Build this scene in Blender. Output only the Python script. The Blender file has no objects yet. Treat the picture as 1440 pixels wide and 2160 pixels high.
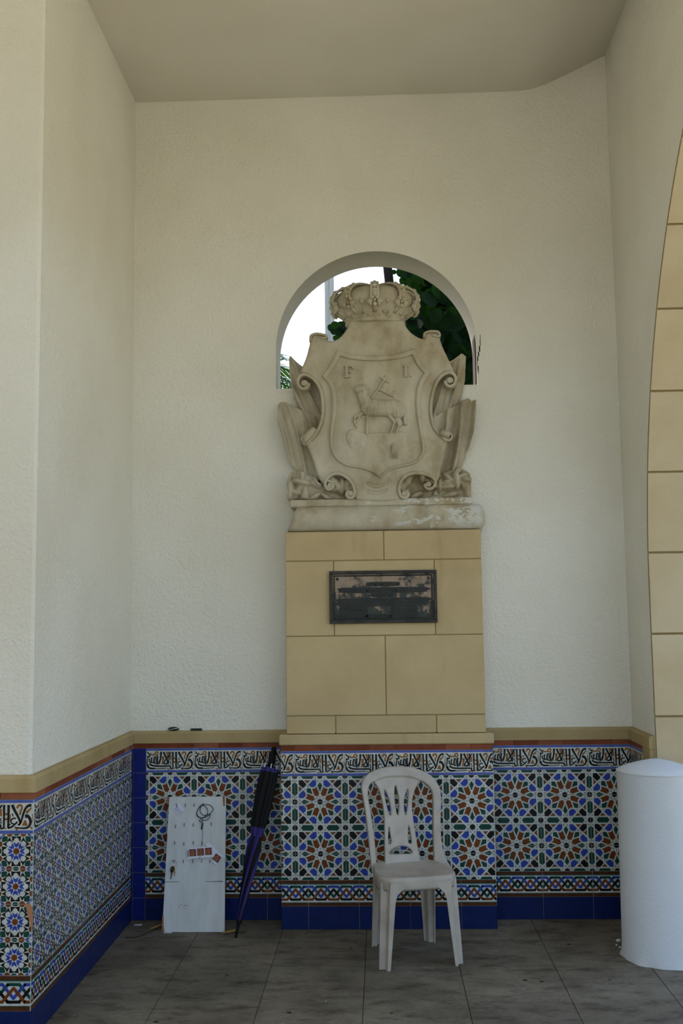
import bpy, bmesh, math, random
import numpy as np
from mathutils import Matrix, Vector
random.seed(7); np.random.seed(7)
SC = bpy.context.scene
COL = SC.collection

# ------------------------------------------------------------------ camera
FPX = 2214.14
C0 = np.array([-0.0174, -5.7037, 1.5582])
YAW, TILT, ROLL = 0.0359, 0.1042, -0.0127
FW = np.array([-math.sin(YAW)*math.cos(TILT), math.cos(YAW)*math.cos(TILT), math.sin(TILT)])
R0 = np.array([math.cos(YAW), math.sin(YAW), 0.0]); U0 = np.cross(R0, FW)
RV = math.cos(ROLL)*R0 + math.sin(ROLL)*U0
UV = -math.sin(ROLL)*R0 + math.cos(ROLL)*U0
cam = bpy.data.cameras.new('camera'); camo = bpy.data.objects.new('camera', cam); COL.objects.link(camo)
cam.sensor_fit = 'VERTICAL'; cam.sensor_height = 36.0; cam.lens = FPX/2160*36.0
cam.clip_start = 0.05; cam.clip_end = 300
camo.matrix_world = Matrix(((RV[0], UV[0], -FW[0], C0[0]), (RV[1], UV[1], -FW[1], C0[1]),
                            (RV[2], UV[2], -FW[2], C0[2]), (0, 0, 0, 1)))
SC.camera = camo

# ------------------------------------------------------------------ world, sun, exposure
world = bpy.data.worlds.new('world'); SC.world = world; world.use_nodes = True
wn = world.node_tree.nodes; wl = world.node_tree.links; wn.clear()
SAZ, SEL = -35.0, 60.0
wo = wn.new('ShaderNodeOutputWorld'); wb = wn.new('ShaderNodeBackground'); sky = wn.new('ShaderNodeTexSky')
sky.sky_type = 'NISHITA'; sky.sun_disc = False; sky.sun_elevation = math.radians(SEL)
sky.sun_rotation = math.radians(SAZ); sky.air_density = 1.3; sky.dust_density = 3.0; sky.ozone_density = 1.0
wb.inputs['Strength'].default_value = 0.375
wl.new(sky.outputs[0], wb.inputs[0]); wl.new(wb.outputs[0], wo.inputs[0])
sun = bpy.data.lights.new('sun', 'SUN'); sun.energy = 3.6; sun.angle = math.radians(2.0); sun.color = (1.0, 0.93, 0.82)
suno = bpy.data.objects.new('sun', sun); COL.objects.link(suno)
SUN_DIR = Vector((math.sin(math.radians(SAZ))*math.cos(math.radians(SEL)), math.cos(math.radians(SAZ))*math.cos(math.radians(SEL)), math.sin(math.radians(SEL))))
suno.rotation_euler = SUN_DIR.to_track_quat('Z', 'Y').to_euler(); suno.location = (3, 8, 12)
SC.view_settings.view_transform = 'Standard'; SC.view_settings.look = 'None'
SC.view_settings.gamma = 1.0; SC.view_settings.use_curve_mapping = False
SC.view_settings.exposure = 0.13

# ------------------------------------------------------------------ helpers: picture point -> point in the place
def ray(u, v): return FW + RV*(u-720)/FPX - UV*(v-1080)/FPX
def onY(u, v, Y):
    d = ray(u, v); return C0 + d*(Y-C0[1])/d[1]
def onZ(u, v, Z=0.0):
    d = ray(u, v); return C0 + d*(Z-C0[2])/d[2]
def P2(u, v, Y):
    p = onY(u, v, Y); return (p[0], p[2])
def poly(pts, Y): return np.array([P2(u, v, Y) for u, v in pts])

def wmat(o):
    m = o.matrix_basis.copy()
    if o.parent: m = wmat(o.parent) @ o.matrix_parent_inverse @ m
    return m
def attach(o, parent):
    if parent is not None:
        o.parent = parent; o.matrix_parent_inverse = wmat(parent).inverted()
    return o
def link(name, mesh, parent=None, mats=None, smooth=False):
    o = bpy.data.objects.new(name, mesh); COL.objects.link(o)
    if mats is not None:
        for m in (mats if isinstance(mats, (list, tuple)) else [mats]): mesh.materials.append(m)
    if smooth and len(mesh.polygons):
        mesh.polygons.foreach_set('use_smooth', [True]*len(mesh.polygons))
    return attach(o, parent)
def empty(name, loc=(0, 0, 0), rot=(0, 0, 0)):
    o = bpy.data.objects.new(name, None); COL.objects.link(o); o.location = loc; o.rotation_euler = rot
    o.empty_display_size = 0.1
    return o
def tag(o, label=None, cat=None, group=None, kind=None):
    if label: o['label'] = label
    if cat: o['category'] = cat
    if group: o['group'] = group
    if kind: o['kind'] = kind
    return o

class MB:
    """collects vertices and faces of one mesh"""
    def __init__(s): s.v = []; s.f = []; s.m = []
    def add(s, vs, fs, m=0):
        b = len(s.v); s.v += [tuple(map(float, p)) for p in vs]; s.f += [tuple(i+b for i in f) for f in fs]; s.m += [m]*len(fs)
    def box(s, x0, x1, y0, y1, z0, z1, m=0, b=0.0):
        if b <= 0:
            vs = [(x0,y0,z0),(x1,y0,z0),(x1,y1,z0),(x0,y1,z0),(x0,y0,z1),(x1,y0,z1),(x1,y1,z1),(x0,y1,z1)]
            s.add(vs, [(0,3,2,1),(4,5,6,7),(0,1,5,4),(1,2,6,5),(2,3,7,6),(3,0,4,7)], m)
        else:
            bm = bmesh.new(); bmesh.ops.create_cube(bm, size=1)
            bmesh.ops.scale(bm, vec=(x1-x0, y1-y0, z1-z0), verts=bm.verts)
            bmesh.ops.translate(bm, vec=((x0+x1)/2, (y0+y1)/2, (z0+z1)/2), verts=bm.verts)
            bmesh.ops.bevel(bm, geom=list(bm.edges), offset=b, segments=1, affect='EDGES', profile=0.5)
            bm.verts.index_update()
            s.add([v.co[:] for v in bm.verts], [[v.index for v in f.verts] for f in bm.faces], m); bm.free()
    def tube(s, pts, rad, n=8, m=0, cap=True):
        pts = [np.array(p, float) for p in pts]; k = len(pts)
        rad = [rad]*k if not hasattr(rad, '__len__') else list(np.interp(np.linspace(0, 1, k), np.linspace(0, 1, len(rad)), rad))
        b = len(s.v); up = None
        for i in range(k):
            t = pts[min(i+1, k-1)]-pts[max(i-1, 0)]; t = t/(np.linalg.norm(t)+1e-12)
            if up is None:
                a = np.array([0, 0, 1.0]) if abs(t[2]) < .9 else np.array([1.0, 0, 0]); up = np.cross(t, a)
            up = up - t*(up@t); up /= (np.linalg.norm(up)+1e-12); w = np.cross(t, up)
            for j in range(n):
                a = 2*math.pi*j/n; s.v.append(tuple(pts[i]+rad[i]*(math.cos(a)*up+math.sin(a)*w)))
        for i in range(k-1):
            for j in range(n):
                s.f.append((b+i*n+j, b+i*n+(j+1) % n, b+(i+1)*n+(j+1) % n, b+(i+1)*n+j)); s.m.append(m)
        if cap:
            s.f.append(tuple(b+j for j in reversed(range(n)))); s.m.append(m)
            s.f.append(tuple(b+(k-1)*n+j for j in range(n))); s.m.append(m)
    def lathe(s, prof, c=(0, 0, 0), n=32, sy=1.0, m=0, a0=0, a1=2*math.pi):
        b = len(s.v); full = abs(a1-a0-2*math.pi) < 1e-6; cols = n if full else n+1
        for r, z in prof:
            for j in range(cols):
                a = a0+(a1-a0)*j/n; s.v.append((c[0]+r*math.cos(a), c[1]+r*sy*math.sin(a), c[2]+z))
        for i in range(len(prof)-1):
            for j in range(n):
                j2 = (j+1) % cols
                s.f.append((b+i*cols+j, b+i*cols+j2, b+(i+1)*cols+j2, b+(i+1)*cols+j)); s.m.append(m)
    def ball(s, c, r, n=10, k=6, sc=(1, 1, 1), m=0):
        b = len(s.v)
        for i in range(k+1):
            ph = math.pi*i/k
            for j in range(n):
                a = 2*math.pi*j/n
                s.v.append((c[0]+r*sc[0]*math.sin(ph)*math.cos(a), c[1]+r*sc[1]*math.sin(ph)*math.sin(a), c[2]+r*sc[2]*math.cos(ph)))
        for i in range(k):
            for j in range(n):
                s.f.append((b+i*n+j, b+(i+1)*n+j, b+(i+1)*n+(j+1) % n, b+i*n+(j+1) % n)); s.m.append(m)
    def mesh(s, name):
        me = bpy.data.meshes.new(name); me.from_pydata(s.v, [], s.f)
        if s.m and max(s.m) > 0: me.polygons.foreach_set('material_index', s.m)
        me.update(); return me
    def build(s, name, mats, parent=None, smooth=False):
        return link(name, s.mesh(name), parent, mats, smooth)

def cr(pts, n=6, closed=False):
    """smooth a polyline (Catmull-Rom)"""
    p = [np.array(q, float) for q in pts]; out = []; k = len(p)
    rng = range(k) if closed else range(k-1)
    for i in rng:
        if closed: a, b, c, d = p[(i-1) % k], p[i], p[(i+1) % k], p[(i+2) % k]
        else: a, b, c, d = p[max(i-1, 0)], p[i], p[i+1], p[min(i+2, k-1)]
        for j in range(n):
            t = j/n
            out.append(.5*((2*b)+(-a+c)*t+(2*a-5*b+4*c-d)*t*t+(-a+3*b-3*c+d)*t**3))
    if not closed: out.append(p[-1])
    return np.array(out)

def sdist(X, Z, polys):
    """signed distance (negative inside, even-odd) to a set of closed polygons"""
    d2 = np.full(X.shape, 1e9); ins = np.zeros(X.shape, bool)
    for q in polys:
        a = np.asarray(q, float); b = np.roll(a, -1, 0)
        for (x0, z0), (x1, z1) in zip(a, b):
            ex, ez = x1-x0, z1-z0; L = ex*ex+ez*ez+1e-18
            t = np.clip(((X-x0)*ex+(Z-z0)*ez)/L, 0, 1)
            d2 = np.minimum(d2, (X-x0-t*ex)**2+(Z-z0-t*ez)**2)
            c = (z0 > Z) != (z1 > Z)
            if abs(ez) > 1e-15: ins ^= c & (X < (x1-x0)*(Z-z0)/ez+x0)
    d = np.sqrt(d2); return np.where(ins, -d, d)
def capsules(caps):
    def f(X, Z):
        d = np.full(X.shape, 1e9)
        for x0, z0, x1, z1, r in caps:
            ex, ez = x1-x0, z1-z0; L = ex*ex+ez*ez+1e-18
            t = np.clip(((X-x0)*ex+(Z-z0)*ez)/L, 0, 1)
            d = np.minimum(d, np.sqrt((X-x0-t*ex)**2+(Z-z0-t*ez)**2)-r)
        return d
    return f
def relief(name, sdf, bounds, res, hf, back, mats, parent=None, smooth=True, closed=False):
    """carved solid: outline from a signed distance, front surface y=-hf(x,z,depth inside), sides back to y=back"""
    x0, x1, z0, z1 = bounds
    nx = int((x1-x0)/res)+2; nz = int((z1-z0)/res)+2
    xs = x0+res*np.arange(nx); zs = z0+res*np.arange(nz)
    X, Z = np.meshgrid(xs, zs, indexing='ij'); S = sdf(X, Z)
    S = np.where(np.abs(S) < res*0.02, -res*0.02, S)
    vid = {}; px = []; pz = []; pd = []; faces = []; sides = []
    def corner(i, j):
        k = (i, j)
        if k not in vid: vid[k] = len(px); px.append(xs[i]); pz.append(zs[j]); pd.append(-S[i, j])
        return vid[k]
    def cross(i, j, i2, j2):
        k = (i, j, i2, j2) if (i, j) < (i2, j2) else (i2, j2, i, j)
        if k not in vid:
            a, b = S[k[0], k[1]], S[k[2], k[3]]; t = a/(a-b)
            vid[k] = len(px); px.append(xs[k[0]]+t*(xs[k[2]]-xs[k[0]])); pz.append(zs[k[1]]+t*(zs[k[3]]-zs[k[1]])); pd.append(0.0)
        return vid[k]
    I = S < 0
    cnt = I[:-1, :-1].astype(int)+I[1:, :-1]+I[1:, 1:]+I[:-1, 1:]
    for i, j in zip(*np.nonzero(cnt)):
        cs = [(i, j), (i+1, j), (i+1, j+1), (i, j+1)]; ring = []; marks = []
        for k in range(4):
            a, b = cs[k], cs[(k+1) % 4]
            if I[a]: ring.append(corner(*a))
            if I[a] != I[b]:
                c = cross(a[0], a[1], b[0], b[1]); ring.append(c); marks.append((c, I[a]))
        if len(ring) >= 3: faces.append(tuple(ring))
        m = len(marks)
        for k in range(m):
            if marks[k][1] and not marks[(k+1) % m][1]: sides.append((marks[k][0], marks[(k+1) % m][0]))
    px = np.array(px); pz = np.array(pz); pd = np.array(pd)
    y = -hf(px, pz, pd); n = len(px)
    bk = back(px, pz) if callable(back) else np.full(n, back)
    verts = [(a, b, c) for a, b, c in zip(px, y, pz)]
    bi = {}
    def bvert(k):
        if k not in bi: bi[k] = len(verts); verts.append((px[k], bk[k], pz[k]))
        return bi[k]
    fs = list(faces)
    for a, b in sides: fs.append((b, a, bvert(a), bvert(b)))
    if closed:
        for f in faces: fs.append(tuple(bvert(k) for k in reversed(f)))
    me = bpy.data.meshes.new(name); me.from_pydata([tuple(map(float, v)) for v in verts], [], [tuple(map(int, f)) for f in fs]); me.update()
    o = link(name, me, parent, mats, smooth)
    return o
def bnd(p, m=0.01):
    p = np.asarray(p).reshape(-1, 2)
    return (p[:, 0].min()-m, p[:, 0].max()+m, p[:, 1].min()-m, p[:, 1].max()+m)
def dome(d, r):
    t = np.clip(d/r, 0, 1); return np.sqrt(np.clip(1-(1-t)**2, 0, 1))

# ------------------------------------------------------------------ materials
def new_mat(name):
    m = bpy.data.materials.new(name); m.use_nodes = True
    nt = m.node_tree; b = nt.nodes['Principled BSDF']; return m, nt, b
def lin(c):
    return tuple(((x/255)/12.92 if x/255 <= .04045 else ((x/255+.055)/1.055)**2.4) for x in c)+(1.0,)
def simple(name, col, rough=.6, metal=0.0, spec=.5, coat=0.0):
    m, nt, b = new_mat(name)
    b.inputs['Base Color'].default_value = tuple(col)+(1,) if len(col) == 3 else col
    b.inputs['Roughness'].default_value = rough; b.inputs['Metallic'].default_value = metal
    b.inputs['Specular IOR Level'].default_value = spec; b.inputs['Coat Weight'].default_value = coat
    return m
def N(nt, t, **kw):
    n = nt.nodes.new(t)
    for k, v in kw.items():
        if k in n.inputs: n.inputs[k].default_value = v
        else: setattr(n, k, v)
    return n
def ramp(nt, fac, stops):
    r = nt.nodes.new('ShaderNodeValToRGB'); e = r.color_ramp.elements
    while len(e) < len(stops): e.new(0.5)
    for q, (p, c) in zip(e, stops): q.position = p; q.color = tuple(c)+(1,) if len(c) == 3 else c
    nt.links.new(fac, r.inputs[0]); return r.outputs[0]
def mix(nt, f, a, b, mode='MIX'):
    n = nt.nodes.new('ShaderNodeMix'); n.data_type = 'RGBA'; n.blend_type = mode
    for s, v in ((n.inputs[0], f), (n.inputs[6], a), (n.inputs[7], b)):
        if hasattr(v, 'is_linked') or isinstance(v, bpy.types.NodeSocket): nt.links.new(v, s)
        else: s.default_value = v if not isinstance(v, tuple) or len(v) == 4 else v+(1,)
    return n.outputs[2]
def coords(nt, kind='Object', scale=(1, 1, 1)):
    t = nt.nodes.new('ShaderNodeTexCoord'); mp = nt.nodes.new('ShaderNodeMapping'); mp.inputs['Scale'].default_value = scale
    nt.links.new(t.outputs[kind], mp.inputs[0]); return mp.outputs[0]
def wcoords(nt, scale=(1, 1, 1)):
    g = nt.nodes.new('ShaderNodeNewGeometry'); mp = nt.nodes.new('ShaderNodeMapping'); mp.inputs['Scale'].default_value = scale
    nt.links.new(g.outputs['Position'], mp.inputs[0]); return mp.outputs[0]
def noise(nt, co, scale, detail=4, rough=.55):
    n = N(nt, 'ShaderNodeTexNoise', Scale=scale, Detail=detail, Roughness=rough); nt.links.new(co, n.inputs['Vector']); return n.outputs[0]
def bump(nt, b, h, strength=.4, dist=.004):
    n = N(nt, 'ShaderNodeBump', Strength=strength, Distance=dist); nt.links.new(h, n.inputs['Height']); nt.links.new(n.outputs[0], b.inputs['Normal'])

def stucco(name, col, strength=.55, dist=.006, sc=1.0):
    m, nt, b = new_mat(name); co = wcoords(nt)
    a = noise(nt, co, 38*sc, 5, .6); v = N(nt, 'ShaderNodeTexVoronoi', Scale=70*sc); nt.links.new(co, v.inputs['Vector'])
    add = N(nt, 'ShaderNodeMath', operation='MULTIPLY_ADD'); nt.links.new(v.outputs[0], add.inputs[0]); add.inputs[1].default_value = -.35; nt.links.new(a, add.inputs[2])
    bump(nt, b, add.outputs[0], strength, dist)
    st = noise(nt, co, 1.3, 3, .5)
    c2 = tuple(x*y for x, y in zip(col, (.93, .915, .88)))
    nt.links.new(ramp(nt, st, [(.35, c2), (.62, col)]), b.inputs['Base Color'])
    b.inputs['Roughness'].default_value = .9; b.inputs['Specular IOR Level'].default_value = .15
    return m
M = {}
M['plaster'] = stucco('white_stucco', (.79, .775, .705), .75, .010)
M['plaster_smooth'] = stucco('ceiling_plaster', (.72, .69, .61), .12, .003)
M['bollard'] = stucco('bollard_paint', (.62, .64, .665), .4, .004, 1.6)

def sandstone(name, col, dark):
    m, nt, b = new_mat(name); co = wcoords(nt, (1, 1, 3.5)); co2 = wcoords(nt, (6, 6, .9)); co3 = wcoords(nt)
    f = noise(nt, co, 55, 4, .6); s = noise(nt, co2, 1.0, 3, .6); l = noise(nt, co3, 2.2, 4, .6)
    base = ramp(nt, l, [(.3, dark), (.62, col)])
    streak = ramp(nt, s, [(.60, (1, 1, 1)), (.78, (.82, .76, .64))])
    oi = N(nt, 'ShaderNodeObjectInfo'); rv = ramp(nt, oi.outputs['Random'], [(0, (.94, .93, .91)), (1, (1.05, 1.04, 1.02))])
    c = mix(nt, 1.0, base, streak, 'MULTIPLY'); c = mix(nt, 1.0, c, rv, 'MULTIPLY')
    nt.links.new(c, b.inputs['Base Color']); bump(nt, b, f, .45, .003)
    b.inputs['Roughness'].default_value = .92; b.inputs['Specular IOR Level'].default_value = .1
    return m
M['sandstone'] = sandstone('sandstone', (.54, .425, .245), (.45, .345, .19))
M['sand_arch'] = sandstone('arch_sandstone', (.525, .445, .305), (.45, .365, .225))
M['ledge'] = sandstone('ledge_sandstone', (.44, .345, .185), (.33, .245, .115))
M['joint'] = simple('stone_joint', (.26, .19, .085), .95)
M['grout'] = simple('tile_grout', (.36, .31, .24), .95)

def glaze(name, col, rough=.22):
    m, nt, b = new_mat(name); co = wcoords(nt); n = noise(nt, co, 30, 3, .6)
    c2 = tuple(x*.72 for x in col)
    nt.links.new(ramp(nt, n, [(.3, c2), (.6, col)]), b.inputs['Base Color'])
    b.inputs['Roughness'].default_value = rough+.06; b.inputs['Specular IOR Level'].default_value = .22
    bump(nt, b, noise(nt, co, 90, 2), .08, .002)
    return m
M['g_white'] = glaze('glaze_white', (.58, .60, .56))
M['g_blue'] = glaze('glaze_blue', (.030, .062, .36))
M['g_green'] = glaze('glaze_green', (.008, .058, .045))
M['g_black'] = glaze('glaze_black', (.007, .007, .009))
M['g_brown'] = glaze('glaze_brown', (.165, .045, .011))
M['g_orange'] = glaze('glaze_orange', (.27, .10, .016))
M['g_band'] = glaze('glaze_band_blue', (.075, .115, .42))
M['g_base'] = glaze('glaze_base_blue', (.006, .017, .10), .25)
M['g_col'] = glaze('glaze_column_blue', (.008, .018, .17), .25)
M['g_umber'] = glaze('glaze_umber', (.085, .030, .012))
M['g_turq'] = glaze('glaze_turquoise', (.28, .42, .40))
M['g_clay'] = simple('bare_clay', (.42, .19, .10), .9)
def capmat():
    m, nt, b = new_mat('red_cap_tile'); oi = N(nt, 'ShaderNodeObjectInfo'); n = noise(nt, wcoords(nt), 9, 4, .6)
    c = ramp(nt, oi.outputs['Random'], [(.0, (.17, .033, .012)), (.7, (.22, .055, .022)), (1, (.34, .13, .065))])
    r = ramp(nt, n, [(.35, (.7, .7, .7)), (.65, (1.15, 1.1, 1.05))])
    nt.links.new(mix(nt, 1.0, c, r, 'MULTIPLY'), b.inputs['Base Color']); b.inputs['Roughness'].default_value = .45; b.inputs['Specular IOR Level'].default_value = .2
    return m
M['g_cap'] = capmat()
TILE_MATS = [M[k] for k in ('g_white', 'g_blue', 'g_green', 'g_black', 'g_brown', 'g_orange', 'g_band', 'g_base', 'g_umber', 'g_turq', 'g_clay', 'g_col')]
WHITE, BLUE, GREEN, BLACK, BROWN, ORANGE, BAND, BASEB, UMBER, TURQ, CLAY, COLB = range(12)

def concrete():
    m, nt, b = new_mat('floor_concrete'); co = wcoords(nt)
    l = noise(nt, co, 2.4, 6, .65); f = noise(nt, co, 45, 4, .6); s = noise(nt, wcoords(nt, (1, 2.2, 1)), 5.5, 5, .7)
    base = ramp(nt, l, [(.30, (.094, .078, .055)), (.5, (.168, .144, .106)), (.72, (.235, .206, .156))])
    st = ramp(nt, s, [(.34, (.50, .47, .43)), (.5, (1, 1, 1)), (.74, (1.12, 1.1, 1.05))])
    fine = ramp(nt, f, [(.3, (.86, .86, .86)), (.7, (1.1, 1.1, 1.1))])
    c = mix(nt, 1.0, base, st, 'MULTIPLY'); c = mix(nt, 1.0, c, fine, 'MULTIPLY')
    oi = N(nt, 'ShaderNodeObjectInfo'); rv = ramp(nt, oi.outputs['Random'], [(0, (.9, .9, .9)), (1, (1.1, 1.09, 1.07))])
    c = mix(nt, 1.0, c, rv, 'MULTIPLY')
    v = N(nt, 'ShaderNodeTexVoronoi', Scale=5.0); nt.links.new(co, v.inputs['Vector'])
    w = noise(nt, co, 60, 2); ad = N(nt, 'ShaderNodeMath', operation='MULTIPLY_ADD'); nt.links.new(w, ad.inputs[0]); ad.inputs[1].default_value = .06; nt.links.new(v.outputs['Distance'], ad.inputs[2])
    gum = ramp(nt, ad.outputs[0], [(.078, (.16, .15, .15)), (.092, (1, 1, 1))])
    vw = N(nt, 'ShaderNodeTexVoronoi', Scale=7.3); nt.links.new(wcoords(nt, (1, 1, 1)), vw.inputs['Vector'])
    pt = ramp(nt, vw.outputs['Distance'], [(.020, (.30, .30, .29)), (.028, (0, 0, 0))])
    c = mix(nt, 1.0, c, gum, 'MULTIPLY'); c = mix(nt, 1.0, c, pt, 'ADD')
    nt.links.new(c, b.inputs['Base Color'])
    bump(nt, b, f, .3, .002); b.inputs['Roughness'].default_value = .75; b.inputs['Specular IOR Level'].default_value = .3
    return m
M['concrete'] = concrete()
M['floor_joint'] = simple('floor_joint', (.075, .064, .050), .95)
def paving():
    m, nt, b = new_mat('courtyard_paving'); n = noise(nt, wcoords(nt), .8, 5)
    nt.links.new(ramp(nt, n, [(.3, (.47, .41, .265)), (.7, (.60, .535, .36))]), b.inputs['Base Color']); b.inputs['Roughness'].default_value = .9
    return m
M['paving'] = paving()
def carved():
    m, nt, b = new_mat('carved_stone'); co = wcoords(nt); a = noise(nt, co, 3.2, 6, .65); f = noise(nt, co, 60, 4); g = noise(nt, wcoords(nt, (1, 1, .4)), 9, 5, .6)
    base = ramp(nt, a, [(.32, (.33, .27, .165)), (.47, (.47, .42, .31)), (.68, (.55, .515, .42))])
    sp = ramp(nt, g, [(.30, (.80, .75, .66)), (.55, (1, 1, 1)), (.76, (1.15, 1.14, 1.10))])
    wsp = N(nt, 'ShaderNodeTexVoronoi', Scale=34.0); nt.links.new(co, wsp.inputs['Vector'])
    dots = ramp(nt, wsp.outputs['Distance'], [(.045, (.14, .14, .13)), (.07, (0, 0, 0))])
    c = mix(nt, 1.0, base, sp, 'MULTIPLY'); c = mix(nt, .5, c, dots, 'ADD')
    nt.links.new(c, b.inputs['Base Color']); bump(nt, b, f, .22, .003)
    b.inputs['Roughness'].default_value = .9; b.inputs['Specular IOR Level'].default_value = .12
    return m, nt, b
M['carved'] = carved()[0]
def plinth_mat():
    m, nt, b = carved(); m.name = 'worn_plinth_stone'
    src = b.inputs['Base Color'].links[0].from_socket
    co = wcoords(nt); n = noise(nt, wcoords(nt, (1, 1, 1.6)), 11, 6, .7)
    x = N(nt, 'ShaderNodeSeparateXYZ'); nt.links.new(co, x.inputs[0])
    mr = N(nt, 'ShaderNodeMapRange'); mr.inputs['From Min'].default_value = -.3; mr.inputs['From Max'].default_value = .35; mr.inputs['To Min'].default_value = -.14; mr.inputs['To Max'].default_value = .045
    nt.links.new(x.outputs[0], mr.inputs['Value'])
    ad = N(nt, 'ShaderNodeMath', operation='ADD'); nt.links.new(n, ad.inputs[0]); nt.links.new(mr.outputs[0], ad.inputs[1])
    fac = ramp(nt, ad.outputs[0], [(.555, (0, 0, 0)), (.575, (1, 1, 1))])
    nt.links.new(mix(nt, fac, src, (.56, .55, .49, 1)), b.inputs['Base Color'])
    return m
M['plinth'] = plinth_mat()
# ------------------------------------------------------------------ tile patterns (flat glaze cells, one mesh per kind and cut)
def clip(pg, x0, x1, z0, z1):
    for ax, lim, sg in ((0, x0, 1), (0, x1, -1), (1, z0, 1), (1, z1, -1)):
        out = []; n = len(pg)
        for i in range(n):
            a, b = pg[i], pg[(i+1) % n]; da, db = sg*(a[ax]-lim), sg*(b[ax]-lim)
            if da >= 0: out.append(a)
            if (da >= 0) != (db >= 0):
                t = da/(da-db); out.append((a[0]+t*(b[0]-a[0]), a[1]+t*(b[1]-a[1])))
        pg = out
        if len(pg) < 3: return []
    return pg
def area(pg): return .5*sum(pg[i][0]*pg[(i+1) % len(pg)][1]-pg[(i+1) % len(pg)][0]*pg[i][1] for i in range(len(pg)))
def grow(pg, d):
    if area(pg) < 0: pg = pg[::-1]
    n = len(pg); out = []
    for i in range(n):
        a, b, c = np.array(pg[i-1]), np.array(pg[i]), np.array(pg[(i+1) % n])
        t1 = (b-a)/(np.linalg.norm(b-a)+1e-9); t2 = (c-b)/(np.linalg.norm(c-b)+1e-9)
        m = np.array([t1[1]+t2[1], -t1[0]-t2[0]]); l = np.linalg.norm(m)
        if l < .3: m = np.array([t1[1], -t1[0]]); k = 1
        else: m = m/l; k = min(2.0, 2/l)
        out.append(tuple(b+m*d*k))
    return out
def stroke(pts, w0, w1=None, n=4, smooth=True):
    w1 = w0 if w1 is None else w1
    p = cr(pts, n) if smooth and len(pts) > 2 else np.array(pts, float)
    k = len(p); t = np.gradient(p, axis=0); t /= (np.linalg.norm(t, axis=1)[:, None]+1e-12); nr = np.stack([-t[:, 1], t[:, 0]], 1)
    w = np.linspace(w0, w1, k)/2; L = p+nr*w[:, None]; Rr = p-nr*w[:, None]
    return [[tuple(L[i]), tuple(L[i+1]), tuple(Rr[i+1]), tuple(Rr[i])] for i in range(k-1)]

def pat_star():
    cells = []
    petal = [(.073,.283),(.094,.2525),(.147,.2475),(.107,.129),(.049,.1136),(.0227,.159)]
    blue = [(.081,.4116),(.139,.4116),(.215,.333),(.170,.293),(.123,.2904),(.081,.331)]
    tri = [(.2047,.4116),(.297,.4116),(.252,.3687)]
    kite = [(0,.369),(.0385,.315),(0,.212),(-.0385,.315)]
    dk = [(.192,.255),(.255,.255),(.255,.192),(.155,.155)]
    diag = [(.344,.414),(.414,.414),(.414,.344),(.342,.278),(.312,.296),(.296,.312),(.278,.342)]
    def sq(x, y, s=.0085): return [(x-s,y-s),(x+s,y-s),(x+s,y+s),(x-s,y+s)]
    base = [(petal,BROWN),(blue,BLUE),(tri,BROWN),(diag,BLACK),(dk,GREEN),(kite,GREEN)]
    for d in ((.036,.402),(.239,.298),(.405,.036),(0,.097),(.068,.068),(.298,.241),(.094,.46),(.46,.094),(.405,.463),(.463,.405)): base.append((sq(*d), BLACK))
    def star(cx, cy, r=.062, n=8):
        return [(cx+(r if i % 2 == 0 else r*.78)*math.sin(math.pi*i/n), cy+(r if i % 2 == 0 else r*.78)*math.cos(math.pi*i/n)) for i in range(2*n)]
    seen = set()
    for pg, c in base:
        for sw in (0, 1):
            for sx in (1, -1):
                for sy in (1, -1):
                    q = [((y, x) if sw else (x, y)) for x, y in pg]; q = [(sx*x, sy*y) for x, y in q]
                    if len(pg) != 4 or c != BLACK: q = grow(q, .0075)
                    if area(q) < 0: q = q[::-1]
                    key = (c, round(sum(a for a, b in q), 3), round(sum(b for a, b in q), 3))
                    if key in seen: continue
                    seen.add(key); cells.append((q, c))
    cells.append((star(0, 0), BLACK))
    full = []
    for i in (-1, 0, 1):
        for j in (-1, 0, 1, 2):
            for q, c in cells: full.append(([(x+i, y+j) for x, y in q], c, 0))
            for (sx, sy) in ((.5, 0), (0, .5), (.5, .5)): full.append((star(i+sx, j+sy)[::-1], BLACK, 0))
            h = [(.118,.5),(.160,.447),(.340,.447),(.382,.5),(.340,.553),(.160,.553)]
            for s in (1, -1):
                a = [(s*x+i, y+j) for x, y in h]; b = [(y+i, s*x+j) for x, y in h]
                full.append((a if area(a) > 0 else a[::-1], GREEN, 0)); full.append((b if area(b) > 0 else b[::-1], GREEN, 0))
    out = []
    for q, c, l in full:
        q = q if area(q) > 0 else q[::-1]
        r = clip(q, -.5, .5, 0, 1)
        if r and abs(area(r)) > 1e-5: out.append(([((x+.5)*.26, y*.2612) for x, y in r], c, l))
    return .26, .2612, WHITE, out

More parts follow.
